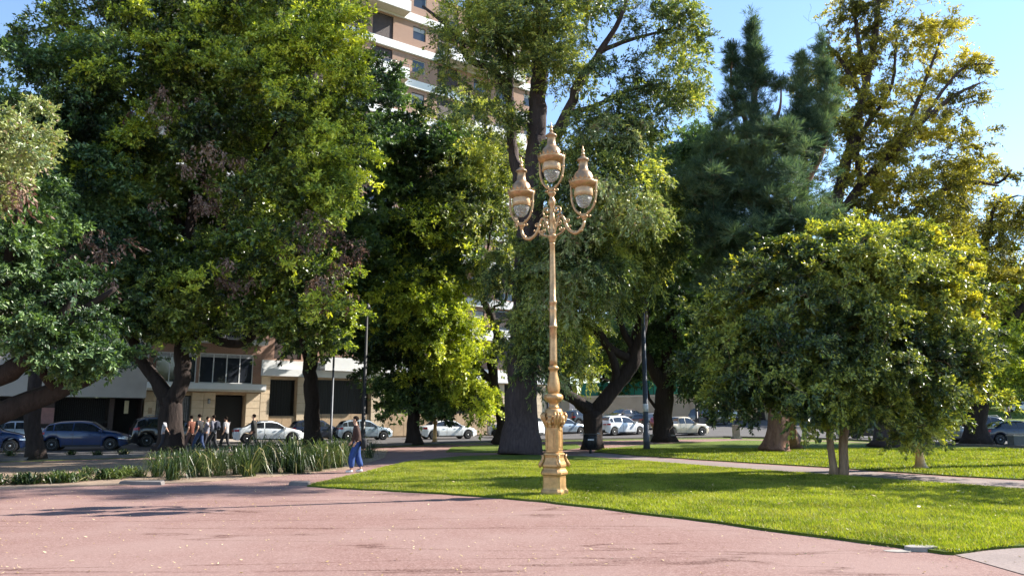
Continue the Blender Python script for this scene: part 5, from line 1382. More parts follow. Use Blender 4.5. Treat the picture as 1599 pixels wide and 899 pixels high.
def street_lamp_ornate(root_loc, label, k=1.0, rot=LAMPROT, grp=None, lanterns=True):
    root = thing('ornate_street_lamp', label, 'street lamp', root_loc, 0, grp)
    g, gpk = M['gold'], M['gold_pink']
    ped = MB()
    w = 1 / 1.27
    P_ = [(.31, 0), (.31, .07), (.295, .10), (.27, .12), (.262, .15), (.255, .36), (.262, .40), (.30, .43), (.302, .47), (.285, .50), (.262, .53)]
    chamf(ped, [(a * w, z) for a, z in P_], .24, rot)
    ped.build('plinth', g, root)
    P_ = [(.262, .531), (.25, .56), (.275, .60), (.272, .64), (.24, .70), (.215, .78), (.225, .82), (.245, .84), (.235, .87), (.205, .885)]
    o = chamf(MB(), [(a * w, z) for a, z in P_], .24, rot).build('pedestal_base', g, root)
    # corner consoles
    for q in range(4):
        a = rot + PI / 4 + q * PI / 2
        ax = Vector((math.cos(a), math.sin(a), 0)); mb = MB()
        pts = [ax * .315 + Vector((0, 0, .58)), ax * .33 + Vector((0, 0, .63)), ax * .29 + Vector((0, 0, .70)), ax * .255 + Vector((0, 0, .78)), ax * .27 + Vector((0, 0, .84))]
        pts = [p * 1.0 for p in pts]
        mb.tube(pts, [.03, .045, .035, .028, .03], 8)
        mb.build('console_scroll', g, o)
    sh = MB()
    chamf(sh, [(.175 * w * 1.0, .886), (.185 * w, .90), (.185 * w, 1.43), (.20 * w, 1.45), (.20 * w, 1.47)], .2, rot)
    so = sh.build('pedestal_shaft', g, root)
    for q in range(4):
        a = rot + q * PI / 2
        n = Vector((math.cos(a), math.sin(a), 0)); t_ = Vector((-n.y, n.x, 0))
        f = .185 * w
        mb = MB()
        def bar(u0, u1, z0, z1):
            V = []
            for z in (z0, z1):
                for u, d in ((u0, -.005), (u1, -.005), (u1, .013), (u0, .013)):
                    p = n * (f + d) + t_ * u + Vector((0, 0, z)); V.append(tuple(p))
            mb.add(V, [(0, 3, 2, 1), (4, 5, 6, 7), (0, 1, 5, 4), (1, 2, 6, 5), (2, 3, 7, 6), (3, 0, 4, 7)])
        hwid = f * .76
        bar(-hwid, -hwid + .02, .94, 1.38); bar(hwid - .02, hwid, .94, 1.38)
        bar(-hwid + .021, hwid - .021, .94, .96); bar(-hwid + .021, hwid - .021, 1.36, 1.38)
        bar(-hwid + .05, hwid - .05, 1.0, 1.32)
        mb.build('panel', g, so)
        # mask and beard on each face, acanthus leaf on each corner
        mk = MB(); c = n * .20
        mk.ball((c.x, c.y, 1.60), .062, 10, sz=1.3); mk.ball((n.x * .245, n.y * .245, 1.595), .02, 6); mk.ball((n.x * .225, n.y * .225, 1.53), .04, 8, sz=1.5)
        for s_ in (-1, 1):
            mk.ball(tuple(n * .20 + t_ * s_ * .055 + Vector((0, 0, 1.655))), .034, 7); mk.ball(tuple(n * .20 + t_ * s_ * .065 + Vector((0, 0, 1.55))), .028, 7, sz=1.7)
        mk.ball(tuple(n * .195 + Vector((0, 0, 1.46))), .03, 7, sz=1.8)
        mk.build('carved_mask', g, root)
        a2 = a + PI / 4; ax = Vector((math.cos(a2), math.sin(a2), 0))
        lf = MB()
        for s_ in (-.5, 0, .5):
            a3 = a2 + s_ * .5; d3 = Vector((math.cos(a3), math.sin(a3), 0))
            lf.tube([d3 * .15 + Vector((0, 0, 1.40)), d3 * .19 + Vector((0, 0, 1.50)), d3 * .25 + Vector((0, 0, 1.60)), d3 * .27 + Vector((0, 0, 1.68)), d3 * .235 + Vector((0, 0, 1.74)), d3 * .255 + Vector((0, 0, 1.70))],
                    [.012, .03, .036, .034, .028, .014], 7)
        lf.build('acanthus_leaf', g, root)
    MB().lathe([(.15, 1.47), (.17, 1.52), (.20, 1.60), (.215, 1.68), (.205, 1.74), (.185, 1.78), (.18, 1.80), (.165, 1.815), (.15, 1.83)], 28).build('capital_bowl', g, root)
    # turned column: knop, urn, shaft
    z0 = 1.83
    MB().lathe([(.115, z0), (.12, 1.86), (.10, 1.88), (.098, 1.93), (.115, 1.96), (.15, 1.985), (.195, 2.03), (.205, 2.075), (.19, 2.12), (.15, 2.15), (.115, 2.16)], 28, wave=lambda t, z: 1 + (.045 * math.cos(10 * t) if 1.98 < z < 2.14 else 0)).build('knop', g, root)
    MB().lathe([(.115, 2.161), (.128, 2.20), (.138, 2.27), (.136, 2.34), (.122, 2.43), (.103, 2.52), (.09, 2.60), (.085, 2.66), (.10, 2.675), (.122, 2.70), (.122, 2.73), (.10, 2.75), (.084, 2.77)], 24, wave=lambda t, z: 1 + (.03 * math.cos(8 * t) if z < 2.6 else 0)).build('urn', g, root)
    prof = [(.084, 2.771), (.082, 2.9), (.079, 3.3), (.078, 3.60), (.092, 3.615), (.098, 3.64), (.092, 3.665), (.077, 3.68), (.076, 4.0), (.082, 4.02), (.074, 4.04), (.074, 4.14), (.088, 4.16), (.092, 4.19), (.086, 4.22), (.072, 4.24),
            (.068, 4.7), (.062, 5.2), (.058, 5.52), (.07, 5.54), (.06, 5.56)]
    MB().lathe(prof, 24, wave=lambda t, z: 1 + (.035 * math.cos(10 * t) if 2.78 < z < 4.15 else 0)).build('column', gpk, root)
    MB().lathe([(.06, 5.561), (.07, 5.60), (.085, 5.66), (.115, 5.70), (.11, 5.73), (.07, 5.76), (.055, 5.80), (.05, 6.05), (.065, 6.08), (.065, 6.20), (.05, 6.24), (.048, 6.42), (.075, 6.46), (.085, 6.52), (.075, 6.58), (.05, 6.61),
                (.05, 6.66), (.085, 6.70), (.10, 6.74), (.06, 6.78), (.03, 6.80)], 20).build('upper_column', gpk, root)
    ax = Vector((.87, -.49, 0)).normalized()
    for sg in (-1, 1):
        d = ax * sg
        up = Vector((0, 0, 1))
        A_ = MB()
        pts = [(.04, 5.74), (.10, 5.92), (.17, 6.10), (.245, 6.17), (.315, 6.06), (.36, 5.92), (.45, 5.79), (.58, 5.72), (.70, 5.76), (.775, 5.86), (.80, 5.97)]
        pp, rr = catmull([d * u + up * z for u, z in pts], [.024, .026, .028, .032, .034, .036, .04, .042, .04, .036, .034], .04)
        A_.tube(pp, rr, 10)
        for u, z in ((.335, 6.0), (.58, 5.72), (.72, 5.78)): A_.ball(tuple(d * u + up * z), .052, 10)
        ao = A_.build('arm', gpk, root)
        S_ = MB()
        p2, r2 = catmull([d * u + up * z for u, z in ((.05, 5.70), (.16, 5.74), (.28, 5.80), (.37, 5.90))], [.02, .024, .022, .02], .04)
        S_.tube(p2, r2, 8)
        spiral(S_, d * .17 + up * 6.03, ax * sg, .11, 1.4, PI * .5, 1, .02)
        spiral(S_, d * .12 + up * 6.32, ax * sg, .13, 1.25, -PI * .5, 1, .022)
        spiral(S_, d * .40 + up * 6.02, ax * sg, .06, 1.1, PI, -1, .014)
        spiral(S_, d * .22 + up * 5.88, ax * sg, .07, 1.1, 0, -1, .014)
        S_.ball(tuple(d * .13 + up * 6.2), .03, 8); S_.ball(tuple(d * .28 + up * 5.86), .032, 8); S_.ball(tuple(d * .46 + up * 5.9), .024, 8)
        S_.build('scrollwork', gpk, ao)
    for (off, zr) in ((ax * .80, 6.83), (ax * -.80, 6.83), (Vector((0, 0, 0)), 7.56)):
        c = (off.x, off.y, zr)
        L_ = MB().lathe([(.03, -.86), (.045, -.83), (.04, -.80), (.085, -.77), (.09, -.74), (.05, -.71), (.035, -.69)], 16, c)
        for sg in (-1, 1):
            d = ax * sg; cc = Vector(c)
            pts = [cc + d * .02 + Vector((0, 0, -.72)), cc + d * .11 + Vector((0, 0, -.68)), cc + d * .22 + Vector((0, 0, -.56)), cc + d * .29 + Vector((0, 0, -.36)), cc + d * .305 + Vector((0, 0, -.15)), cc + d * .315 + Vector((0, 0, .05))]
            p2, r2 = catmull(pts, [.03, .03, .028, .026, .026, .02], .05)
            L_.tube(p2, r2, 8)
            for f, zz in ((.11, -.66), (.265, -.46), (.30, -.22)): L_.ball(tuple(cc + d * f + Vector((0, 0, zz))), .036, 8)
            L_.ball(tuple(cc + d * .14 + Vector((0, 0, -.76))), .034, 8)
        lan = L_.build('lantern', gpk, root)
        rim = MB().lathe([(.20, -.10), (.255, -.07), (.30, -.03), (.315, 0), (.325, .03), (.30, .05), (.24, .06)], 32, c)
        for q in range(20):
            a = 2 * PI * q / 20
            x, y = math.cos(a), math.sin(a); tx_, ty_ = -y * .04, x * .04
            V = [(c[0] + x * .31 - tx_, c[1] + y * .31 - ty_, c[2] + .02), (c[0] + x * .31 + tx_, c[1] + y * .31 + ty_, c[2] + .02), (c[0] + x * .345, c[1] + y * .345, c[2] + .115), (c[0] + x * .285 , c[1] + y * .285, c[2] + .03)]
            rim.add(V, [(0, 1, 2), (1, 3, 2), (3, 0, 2)])
        rim.build('crown_rim', gpk, lan)
        MB().lathe([(.24, .061), (.235, .10), (.225, .17), (.19, .25), (.14, .30), (.12, .315), (.118, .34), (.105, .36), (.098, .52), (.115, .54), (.14, .56), (.13, .585), (.085, .62), (.05, .655), (.035, .67)], 28, c).build('dome_roof', M['lantern_roof'], lan)
        MB().lathe([(.03, .671), (.045, .69), (.045, .72), (.02, .74), (.035, .765), (.038, .80), (.018, .83), (.012, .87), (.002, .93)], 12, c).build('finial', gpk, lan)
        MB().lathe([(.20, -.28), (.212, -.27), (.215, -.20), (.205, -.11), (.20, -.101)], 28, c).build('glass_holder', M['lamp_glow_glass'], lan)
        MB().lathe([(.215, -.30), (.22, -.29), (.215, -.281)], 28, c).build('holder_ring', g, lan)
        MB().lathe([(.01, -.56), (.06, -.55), (.11, -.51), (.15, -.45), (.18, -.38), (.195, -.301)], 28, c).build('glass_bowl', M['lamp_glass'], lan)
    root.scale = (k,) * 3
    return root
m, t, b, _ = new_mat('ribbed_lamp_glass')
b.inputs['Base Color'].default_value = (.82, .80, .76, 1); b.inputs['Roughness'].default_value = .12; b.inputs['Transmission Weight'].default_value = .8
wv = t.nodes.new('ShaderNodeTexWave'); wv.wave_type = 'RINGS'; wv.inputs['Scale'].default_value = 6
bump(t, b, wv.outputs['Fac'], .4, .02)
M['lamp_glass'] = m
M['lamp_glow_glass'] = simple('amber_lamp_glass', (.52, .36, .20), .2, .1, .2, 9)
lamp = street_lamp_ornate(lb + Vector((0, 0, .045)), 'tall ornate golden street lamp with three lanterns on the lawn corner')
def small_lamp(px, py, label, h=3.4):
    g = G(px, py)
    r = thing('garden_lamp', label, 'street lamp', g, 0, 'small golden lamp posts')
    MB().lathe([(.26, 0), (.27, .06), (.22, .10), (.17, .16), (.14, .30), (.12, .5), (.115, .8), (.10, 1.2), (.15, 1.24), (.17, 1.32), (.14, 1.40), (.085, 1.44)], 16, square=False).build('pedestal', M['gold'], r)
    MB().lathe([(.08, 1.441), (.075, h - .2), (.10, h - .15), (.06, h)], 14).build('column', M['gold'], r)
    l_ = MB().lathe([(.04, h + .001), (.12, h + .05), (.17, h + .1), (.19, h + .45), (.2, h + .47)], 14).build('lantern', M['lamp_glass'], r)
    MB().lathe([(.23, h + .471), (.2, h + .52), (.1, h + .62), (.04, h + .7), (.002, h + .8)], 14).build('lantern_cap', M['gold'], l_)
    return r
small_lamp(1438, 733, 'small golden lamp post on the far lawn, half inside the round tree')
small_lamp(679, 692, 'small golden lamp post in front of the white sedan')

# ------------------------------------------------------------------ poles, bin, bench
def pole(name, px, py, label, r0, r1, h, mat, extra=None, cat='pole'):
    g = G(px, py)
    r = thing(name, label, cat, g)
    MB().tube([(0, 0, 0), (0, 0, .9), (0, 0, .92), (0, 0, h)], [r0 * 1.25, r0 * 1.2, r0, r1], 14).build('post', mat, r)
    MB().lathe([(r0 * 1.9, 0), (r0 * 1.9, .05), (r0 * 1.3, .08)], 14).build('base_plate', mat, r)
    return r
pr = pole('tall_lamp_post', 1010, 703, 'tall slim grey-blue steel lamp post on the edge of the far lawn', .14, .085, 9.6, M['charcoal'], cat='lamp post')
MB().tube([(0, 0, 1.95), (0, 0, 2.35)], .146, 14).build('sticker', M['plate'], pr)
MB().tube([(0, 0, 9.6), (0, .5, 9.9), (0, 1.1, 9.95)], .05, 8).build('bracket', M['charcoal'], pr)
MB().box(-.13, .13, 1.0, 1.6, 9.88, 10.0).build('lamp_head', M['grey_metal'], pr)
p_ = pole('dark_lamp_post', 566, 700, 'black lamp post rising just behind the man in blue jeans', .12, .07, 7.2, M['black_metal'], cat='lamp post')
MB().lathe([(.06, 7.2), (.16, 7.3), (.2, 7.7), (.05, 7.95)], 10).build('lamp_head', M['black_metal'], p_)
p_ = pole('dark_lamp_post', 1089, 679, 'black lamp post between the beige pickup and the black SUV', .13, .09, 6.5, M['black_metal'], cat='lamp post')
MB().lathe([(.06, 6.5), (.18, 6.6), (.22, 7.1), (.05, 7.3)], 10).build('lamp_head', M['black_metal'], p_)
MB().box(.1, .75, -.3, .3, .35, 1.6).build('control_box', M['charcoal'], p_)
pole('grey_post', 516, 689, 'thin grey post in front of the stone ground floor', .085, .07, 6.2, M['charcoal'])
p_ = pole('sign_post', 894, 676, 'thin white post with a small sign behind the golden lamp', .05, .05, 2.9, M['plate'])
MB().box(-.28, .28, -.03, -.01, 2.5, 3.1).build('sign_plate', M['plate'], p_)
g = G(922, 708)
bn = thing('litter_bin', 'black litter bin on a short stand at the start of the lawn path', 'litter bin', g)
mb = MB()
mb.lathe([(.20, .22), (.26, .26), (.28, .5), (.28, .78), (.26, .8)], 20)
bo_ = mb.build('drum', M['black_metal'], bn)
sl_ = MB()
for k in range(20):
    a = 2 * PI * k / 20
    sl_.tube([(.285 * math.cos(a), .285 * math.sin(a), .28), (.30 * math.cos(a), .30 * math.sin(a), .88)], .016, 5)
sl_.lathe([(.30, .85), (.325, .87), (.325, .90), (.30, .91)], 20)
sl_.build('cage', M['black_metal'], bo_)
MB().tube([(0, 0, 0), (0, 0, .23)], .07, 8).build('stand', M['black_metal'], bn)
MB().box(-.14, .14, -.335, -.31, .62, .68).build('label_plate', M['plate'], bn)
MB().box(-.46, -.33, -.04, .04, .90, .95).box(.33, .46, -.04, .04, .90, .95).build('rim_lug', M['grey_metal'], bn)
g = G(1032, 690)
bc = thing('stone_bench', 'pale backless stone bench near the person in pink', 'bench', g, math.radians(-12))
MB().box(-.95, .95, -.24, .24, .42, .52).build('seat', M['concrete'], bc)
for sg in (-1, 1):
    x = sg * .62
    MB().add([(x - .1, -.2, 0), (x + .1, -.2, 0), (x + .1, .2, 0), (x - .1, .2, 0), (x - .08, -.15, .42), (x + .08, -.15, .42), (x + .08, .15, .42), (x - .08, .15, .42)],
             [(0, 3, 2, 1), (4, 5, 6, 7), (0, 1, 5, 4), (1, 2, 6, 5), (2, 3, 7, 6), (3, 0, 4, 7)]).build('leg', M['concrete'], bc)
g = G(1150, 685)
ut = thing('utility_box', 'grey concrete pedestal on the pavement left of the casuarina', 'pedestal', g)
MB().box(-.35, .35, -.3, .3, 0, .12).build('foot', M['concrete'], ut)
MB().box(-.24, .24, -.2, .2, .12, 1.0).build('block', M['concrete'], ut)
MB().box(-.27, .27, -.23, .23, 1.0, 1.08).build('top', M['concrete'], ut)
g = G(1600, 698)
lw = thing('low_wall', 'low dark grey concrete block beside the navy sedan', 'low wall', g)
MB().box(-.75, 2.5, -.3, .3, 0, .62).build('block', M['charcoal'], lw)
MB().box(-.78, 2.53, -.33, .33, .621, .68).build('cap', M['concrete'], lw)
# broken stone slabs at the near lawn's corner
g = G(1440, 862)
bs_ = thing('broken_slab', 'cracked pale stone cover slabs lying at the near corner of the lawn', 'paving slab', g, math.radians(-8))
for k, (x, y, w, d, r, tz) in enumerate([(-.30, -.02, .34, .20, .1, .03), (.02, .06, .40, .24, -.12, .07), (.33, -.05, .30, .17, .25, .05)]):
    mb = MB(); pts = []
    for q in range(7):
        a = 2 * PI * q / 7 + .3 * k
        pts.append((x + math.cos(a) * w * .5 * random.uniform(.8, 1.1), y + math.sin(a) * d * .5 * random.uniform(.8, 1.1)))
    n = len(pts)
    V = [(px_, py_, .0) for px_, py_ in pts] + [(px_, py_, tz + .03 * px_) for px_, py_ in pts]
    mb.add(V, [tuple(reversed(range(n))), tuple(range(n, 2 * n))] + [(q, (q + 1) % n, n + (q + 1) % n, n + q) for q in range(n)])
    mb.build('slab', M['concrete'], bs_)
# stone blocks at the bed's edge
for k, (px, py, w, lab) in enumerate([(222, 757, 1.1, 'flat grey kerb stone left of the pale-tipped strap-leaved plant'), (468, 758, .5, 'small flat stone on the tip of the near lawn')]):
    g = G(px, py)
    o = thing('edge_stone', lab, 'stone', g + Vector((0, 0, .012)))
    MB().add([(-w / 2, -.12, 0), (w / 2, -.14, 0), (w / 2 * .95, .13, 0), (-w / 2 * .97, .12, 0), (-w / 2 * .94, -.1, .09), (w / 2 * .93, -.12, .08), (w / 2 * .9, .1, .1), (-w / 2 * .92, .1, .1)],
             [(0, 3, 2, 1), (4, 5, 6, 7), (0, 1, 5, 4), (1, 2, 6, 5), (2, 3, 7, 6), (3, 0, 4, 7)]).build('block', M['kerb'], o)

# ------------------------------------------------------------------ strap-leaved plants
def strap_mesh(n, h, spread, wid, droop):
    V = []; Fq = []
    b_ = 0; seg = 6
    for i in range(n):
        a = random.uniform(0, 2 * PI); out = spread * random.uniform(.05, 1.0) ** .9; hh = h * random.uniform(.28, 1.08)
        r0 = random.uniform(0, .22); a0 = random.uniform(0, 2 * PI)
        bx_, by_ = math.cos(a0) * r0, math.sin(a0) * r0
        w = wid * random.uniform(.6, 1.1); tw = random.uniform(-.6, .6)
        side = (-math.sin(a + tw), math.cos(a + tw))
        dr = droop * random.uniform(.25, 2.1)
        for k in range(seg + 1):
            t = k / seg
            x = bx_ + math.cos(a) * out * t ** 1.0; y = by_ + math.sin(a) * out * t ** 1.0
            z = hh * (t * (1 + dr * .5) - dr * t ** 2.6)
            ww = w * (1 - t ** 2.2) * .5 + .0015
            V.append((x - side[0] * ww, y - side[1] * ww, max(.01, z))); V.append((x + side[0] * ww, y + side[1] * ww, max(.01, z)))
            if k: q = b_ + 2 * k; Fq.append((q - 2, q - 1, q + 1, q))
        b_ += 2 * (seg + 1)
    return np.array(V), np.array(Fq)
protos = []
for k in range(4):
    V, Fq = strap_mesh(170, 1.35, 1.3, .022, 1.35)
    o = mesh_np('leaf_blade', V, Fq, M['strap']); COL.objects.unlink(o); protos.append(o)
lowp = []
for k in range(3):
    V, Fq = strap_mesh(80, .40, .62, .042, 1.0)
    o = mesh_np('leaf_blade', V, Fq, M['strap']); COL.objects.unlink(o); lowp.append(o)
def strap_plant(src, px, py, s, label, grp):
    g = G(px + random.uniform(-6, 6), py + random.uniform(-2.5, 1.0)); s *= random.uniform(.78, 1.1)
    r = thing('strap_leaved_plant', label, 'plant', g + Vector((0, 0, .03)), random.uniform(0, 6), grp)
    o = src.copy(); link(o, r); o['kind'] = 'stuff'; o.name = 'leaf_blade'
    r.scale = (s, s, s * random.uniform(.9, 1.08))
    return r
strap_plant(protos[0], 272, 753, 1.0, 'largest sunlit strap-leaved plant at the left end of the tall row', 'tall strap-leaved plants')
row = [(246, 745, .75), (300, 748, .95), (322, 745, .95), (345, 746, .9), (366, 743, .98), (388, 744, .9), (408, 740, 1.0), (430, 741, .9), (450, 738, 1.0), (470, 739, .92), (490, 736, 1.0), (508, 735, .95), (524, 732, 1.0), (538, 727, .9), (552, 722, .9), (574, 716, .72),
       (330, 733, 1.0), (372, 731, 1.05), (410, 729, 1.0), (448, 727, 1.0), (484, 725, 1.0), (515, 722, 1.0), (290, 736, .95), (545, 714, .8)]
ORD = ['first', 'second', 'third', 'fourth', 'fifth', 'sixth', 'seventh', 'eighth', 'ninth', 'tenth', 'eleventh', 'twelfth', 'thirteenth', 'fourteenth', 'fifteenth', 'sixteenth']
fr = sorted(range(16), key=lambda i: row[i][0]); bk_ = sorted(range(16, len(row)), key=lambda i: row[i][0])
for k, (px, py, s) in enumerate(row):
    if k < 16: lb_ = '%s tall dark strap-leaved plant from the left in the row along the path' % ORD[fr.index(k)]
    else: lb_ = '%s strap-leaved plant from the left in the hidden back row, street side' % ORD[bk_.index(k)]
    strap_plant(protos[k % 4], px, py, s, lb_, 'tall strap-leaved plants')
lows = [(-10, 759, 1.0), (24, 757, 1.05), (52, 757, 1.1), (82, 756, 1.0), (108, 755, 1.1), (132, 752, 1.0), (156, 751, 1.1), (178, 750, 1.05), (202, 744, 1.25), (216, 747, .9)]
for k, (px, py, s) in enumerate(lows):
    strap_plant(lowp[k % 3], px, py, s, '%s low arching plant from the left in the short row by the red gravel' % ORD[k], 'low strap-leaved plants')
for k, (px, py, s) in enumerate([(40, 750, .8), (90, 749, .8), (140, 744, .9)]):
    strap_plant(lowp[k % 3], px, py, s, '%s small plant from the left just behind the short low row' % ORD[k], 'low strap-leaved plants')
for k, (px, py, s) in enumerate([(20, 713, .9), (60, 712, .9), (110, 712, .8), (150, 713, 1.0), (190, 713, .9)]):
    strap_plant(lowp[k % 3], px, py, s, '%s small dark kerbside plant from the left, under the blue cars' % ORD[k], 'kerbside plants')

# ------------------------------------------------------------------ people
CL = {}
def cloth(name, col):
    if name not in CL: CL[name] = simple(name, col, .85, 0, .2, 12, .3, 60)
    return CL[name]
def skinned(name, nodes, edges, mat, parent, sub=1):
    """one continuous surface grown round a joint skeleton; nodes = (point, radius)"""
    me = bpy.data.meshes.new(name)
    me.from_pydata([n[0] for n in nodes], edges, [])
    me.materials.append(mat)
    o = link(bpy.data.objects.new(name, me), parent)
    md = o.modifiers.new('skin', 'SKIN'); md.use_smooth_shade = True
    if not me.skin_vertices: me.skin_vertices.new() if hasattr(me.skin_vertices, 'new') else None
    for i, sv in enumerate(me.skin_vertices[0].data):
        r = nodes[i][1]
        sv.radius = r if isinstance(r, tuple) else (r, r)
        sv.use_root = (i == 0)
    s_ = o.modifiers.new('smooth', 'SUBSURF'); s_.levels = sub; s_.render_levels = sub
    return o
def person(label, loc, rz, h=1.72, top='black_cloth', topc=(.02, .02, .02), legs='blue_denim', legc=(.03, .06, .2), stride=.24, sleeve=1.0, wide=1.0, coat=0.0, bag=None, look=0.0, arm=.12, shoe=(.5, .5, .48), raised=False, grp=None, lean=0.0):
    r = thing('person', label, 'person', loc, rz, grp)
    k = h / 1.75
    s = stride
    Lh, Rh = (0, .09, .92), (0, -.09, .92)
    hx = .04 + lean
    jl = dict(pel=(0, 0, .96), spi=(.01 + lean * .4, 0, 1.14), che=(.015 + lean * .7, 0, 1.33), nek=(.03 + lean, 0, 1.485))
    kn = [(.07 + s * .55, .10, .50), (.02 - s * .25, -.10, .50)]
    an = [(s, .10, .085), (-s * 1.0, -.10, .11)]
    sh = [(lean * .8, .175, 1.42), (lean * .8, -.175, 1.42)]
    el = [(lean * .5 - arm, .225, 1.16), (lean * .5 + arm, -.225, 1.16)]
    wr = [(lean * .5 - arm * .7 + .08, .225, .93), (lean * .5 + arm * 1.7 + .06, -.215, .95)]
    if raised:
        el[1] = (.18, -.2, 1.25); wr[1] = (.30, -.1, 1.48)
    N = [(jl['pel'], .10), (jl['spi'], .095), (jl['che'], .11), (jl['nek'], .052), ((hx + .01, 0, 1.56), .058), ((hx + .025, 0, 1.64), .086), ((hx + .01, 0, 1.715), .066)]
    E_ = [(0, 1), (1, 2), (2, 3), (3, 4), (4, 5), (5, 6)]
    for q, hp in enumerate((Lh, Rh)):
        b_ = len(N)
        N += [(hp, .085), (kn[q], .056), (an[q], .038), ((an[q][0] + .15, an[q][1], .045), .032)]
        E_ += [(0, b_), (b_, b_ + 1), (b_ + 1, b_ + 2), (b_ + 2, b_ + 3)]
    for q in range(2):
        b_ = len(N)
        W_ = Vector(wr[q]); D = (W_ - Vector(el[q])).normalized()
        palm = W_ + D * .06
        N += [(sh[q], .052), (el[q], .038), (tuple(W_), .025), (tuple(palm), .030)]
        E_ += [(2, b_), (b_, b_ + 1), (b_ + 1, b_ + 2), (b_ + 2, b_ + 3)]
        for f in range(4):
            o_ = (f - 1.5) * .017; ln = (.066, .078, .072, .056)[f]
            tip = palm + D * ln + Vector((o_, 0, 0)) + Vector((.012, 0, 0))
            mid = palm + D * (ln * .5) + Vector((o_, 0, 0))
            i0 = len(N); N += [(tuple(mid), .0095), (tuple(tip), .008)]; E_ += [(b_ + 3, i0), (i0, i0 + 1)]
        th = W_ + D * .035 + Vector((.035, 0, 0)); i0 = len(N)
        N += [(tuple(th), .011), (tuple(th + D * .035 + Vector((.008, 0, 0))), .009)]; E_ += [(b_ + 2, i0), (i0, i0 + 1)]
    sc = lambda L_: [(tuple(Vector(p) * k), rr * k) for p, rr in L_]
    skinned('body', sc(N), E_, M['skin'], r)
    # clothes follow the body a little proud of it
    T = [((0, 0, .84 - coat * .25), .155 + coat * .03), ((0, 0, .95), .15), (jl['spi'], .15), (jl['che'], .17), ((.02 + lean, 0, 1.47), .085)]
    ET = [(0, 1), (1, 2), (2, 3), (3, 4)]
    for q in range(2):
        b_ = len(T); e = Vector(el[q]); w_ = Vector(wr[q])
        end = e.lerp(w_, .9) if sleeve >= 1 else Vector(sh[q]).lerp(e, .8)
        T += [(sh[q], .088)] + ([(el[q], .070), (tuple(end), .052)] if sleeve >= 1 else [(tuple(end), .060)])
        ET += [(3, b_), (b_, b_ + 1)] + ([(b_ + 1, b_ + 2)] if sleeve >= 1 else [])
    skinned('jacket' if sleeve >= 1 else 'shirt', sc(T), ET, cloth(top, topc), r)
    Tr = [((0, 0, 1.0), .12)]; ETr = []
    for q, hp in enumerate((Lh, Rh)):
        b_ = len(Tr)
        Tr += [((hp[0], hp[1] * 1.05, .86), .108 * (.6 + .4 * wide)), (kn[q], .078 * wide), ((an[q][0], an[q][1], an[q][2] + .04), .070 * wide)]
        ETr += [(0, b_), (b_, b_ + 1), (b_ + 1, b_ + 2)]
    skinned('trousers', sc(Tr), ETr, cloth(legs, legc), r)
    for q in range(2):
        a = an[q]
        S = [((a[0] - .05, a[1], .05 if q == 0 else .06), .048), ((a[0] + .07, a[1], .045), .05), ((a[0] + .18, a[1], .035), .036)]
        skinned('shoe', sc(S), [(0, 1), (1, 2)], cloth('shoe_%d' % int(shoe[0] * 100), shoe), r)
    H = MB()
    hc = Vector((hx - .005, 0, 1.68)) * k
    V = []; Fc = []
    m1, m2 = 8, 12
    for i in range(m1 + 1):
        th = PI * .72 * i / m1
        for j in range(m2):
            ph = 2 * PI * j / m2
            cut = 1.0 - .48 * max(0, math.cos(ph)) ** .6 * (i / m1)
            rr = (.104 - .012 * i / m1) * k
            V.append((hc.x + rr * math.sin(th * cut) * math.cos(ph) * 1.05, hc.y + rr * .86 * math.sin(th * cut) * math.sin(ph), hc.z + rr * math.cos(th * cut)))
    for i in range(m1):
        for j in range(m2):
            a, b2 = i * m2 + j, i * m2 + (j + 1) % m2
            Fc.append((a, a + m2, b2 + m2, b2))
    H.add(V, Fc, 0, True); H.build('hair', M['hair'], r)
    fx = hx + .11
    MB().tube([(Vector((fx - .012, 0, 1.665)) * k), (Vector((fx + .018, 0, 1.625)) * k), (Vector((fx - .008, 0, 1.615)) * k)], [.008 * k, .014 * k, .010 * k], 6).build('nose', M['skin'], r)
    MB().ball(tuple(Vector((fx - .018, .033, 1.66)) * k), .010 * k, 8).ball(tuple(Vector((fx - .018, -.033, 1.66)) * k), .010 * k, 8).build('eye', M['hair'], r)
    MB().box((fx - .022) * k, (fx - .006) * k, -.024 * k, .024 * k, 1.583 * k, 1.592 * k).build('mouth', cloth('lips', (.3, .09, .07)), r)
    for sg in (-1, 1):
        MB().ball(tuple(Vector((hx + .015, sg * .083, 1.645)) * k), .022 * k, 8, sz=1.3).build('ear', M['skin'], r)
    return r
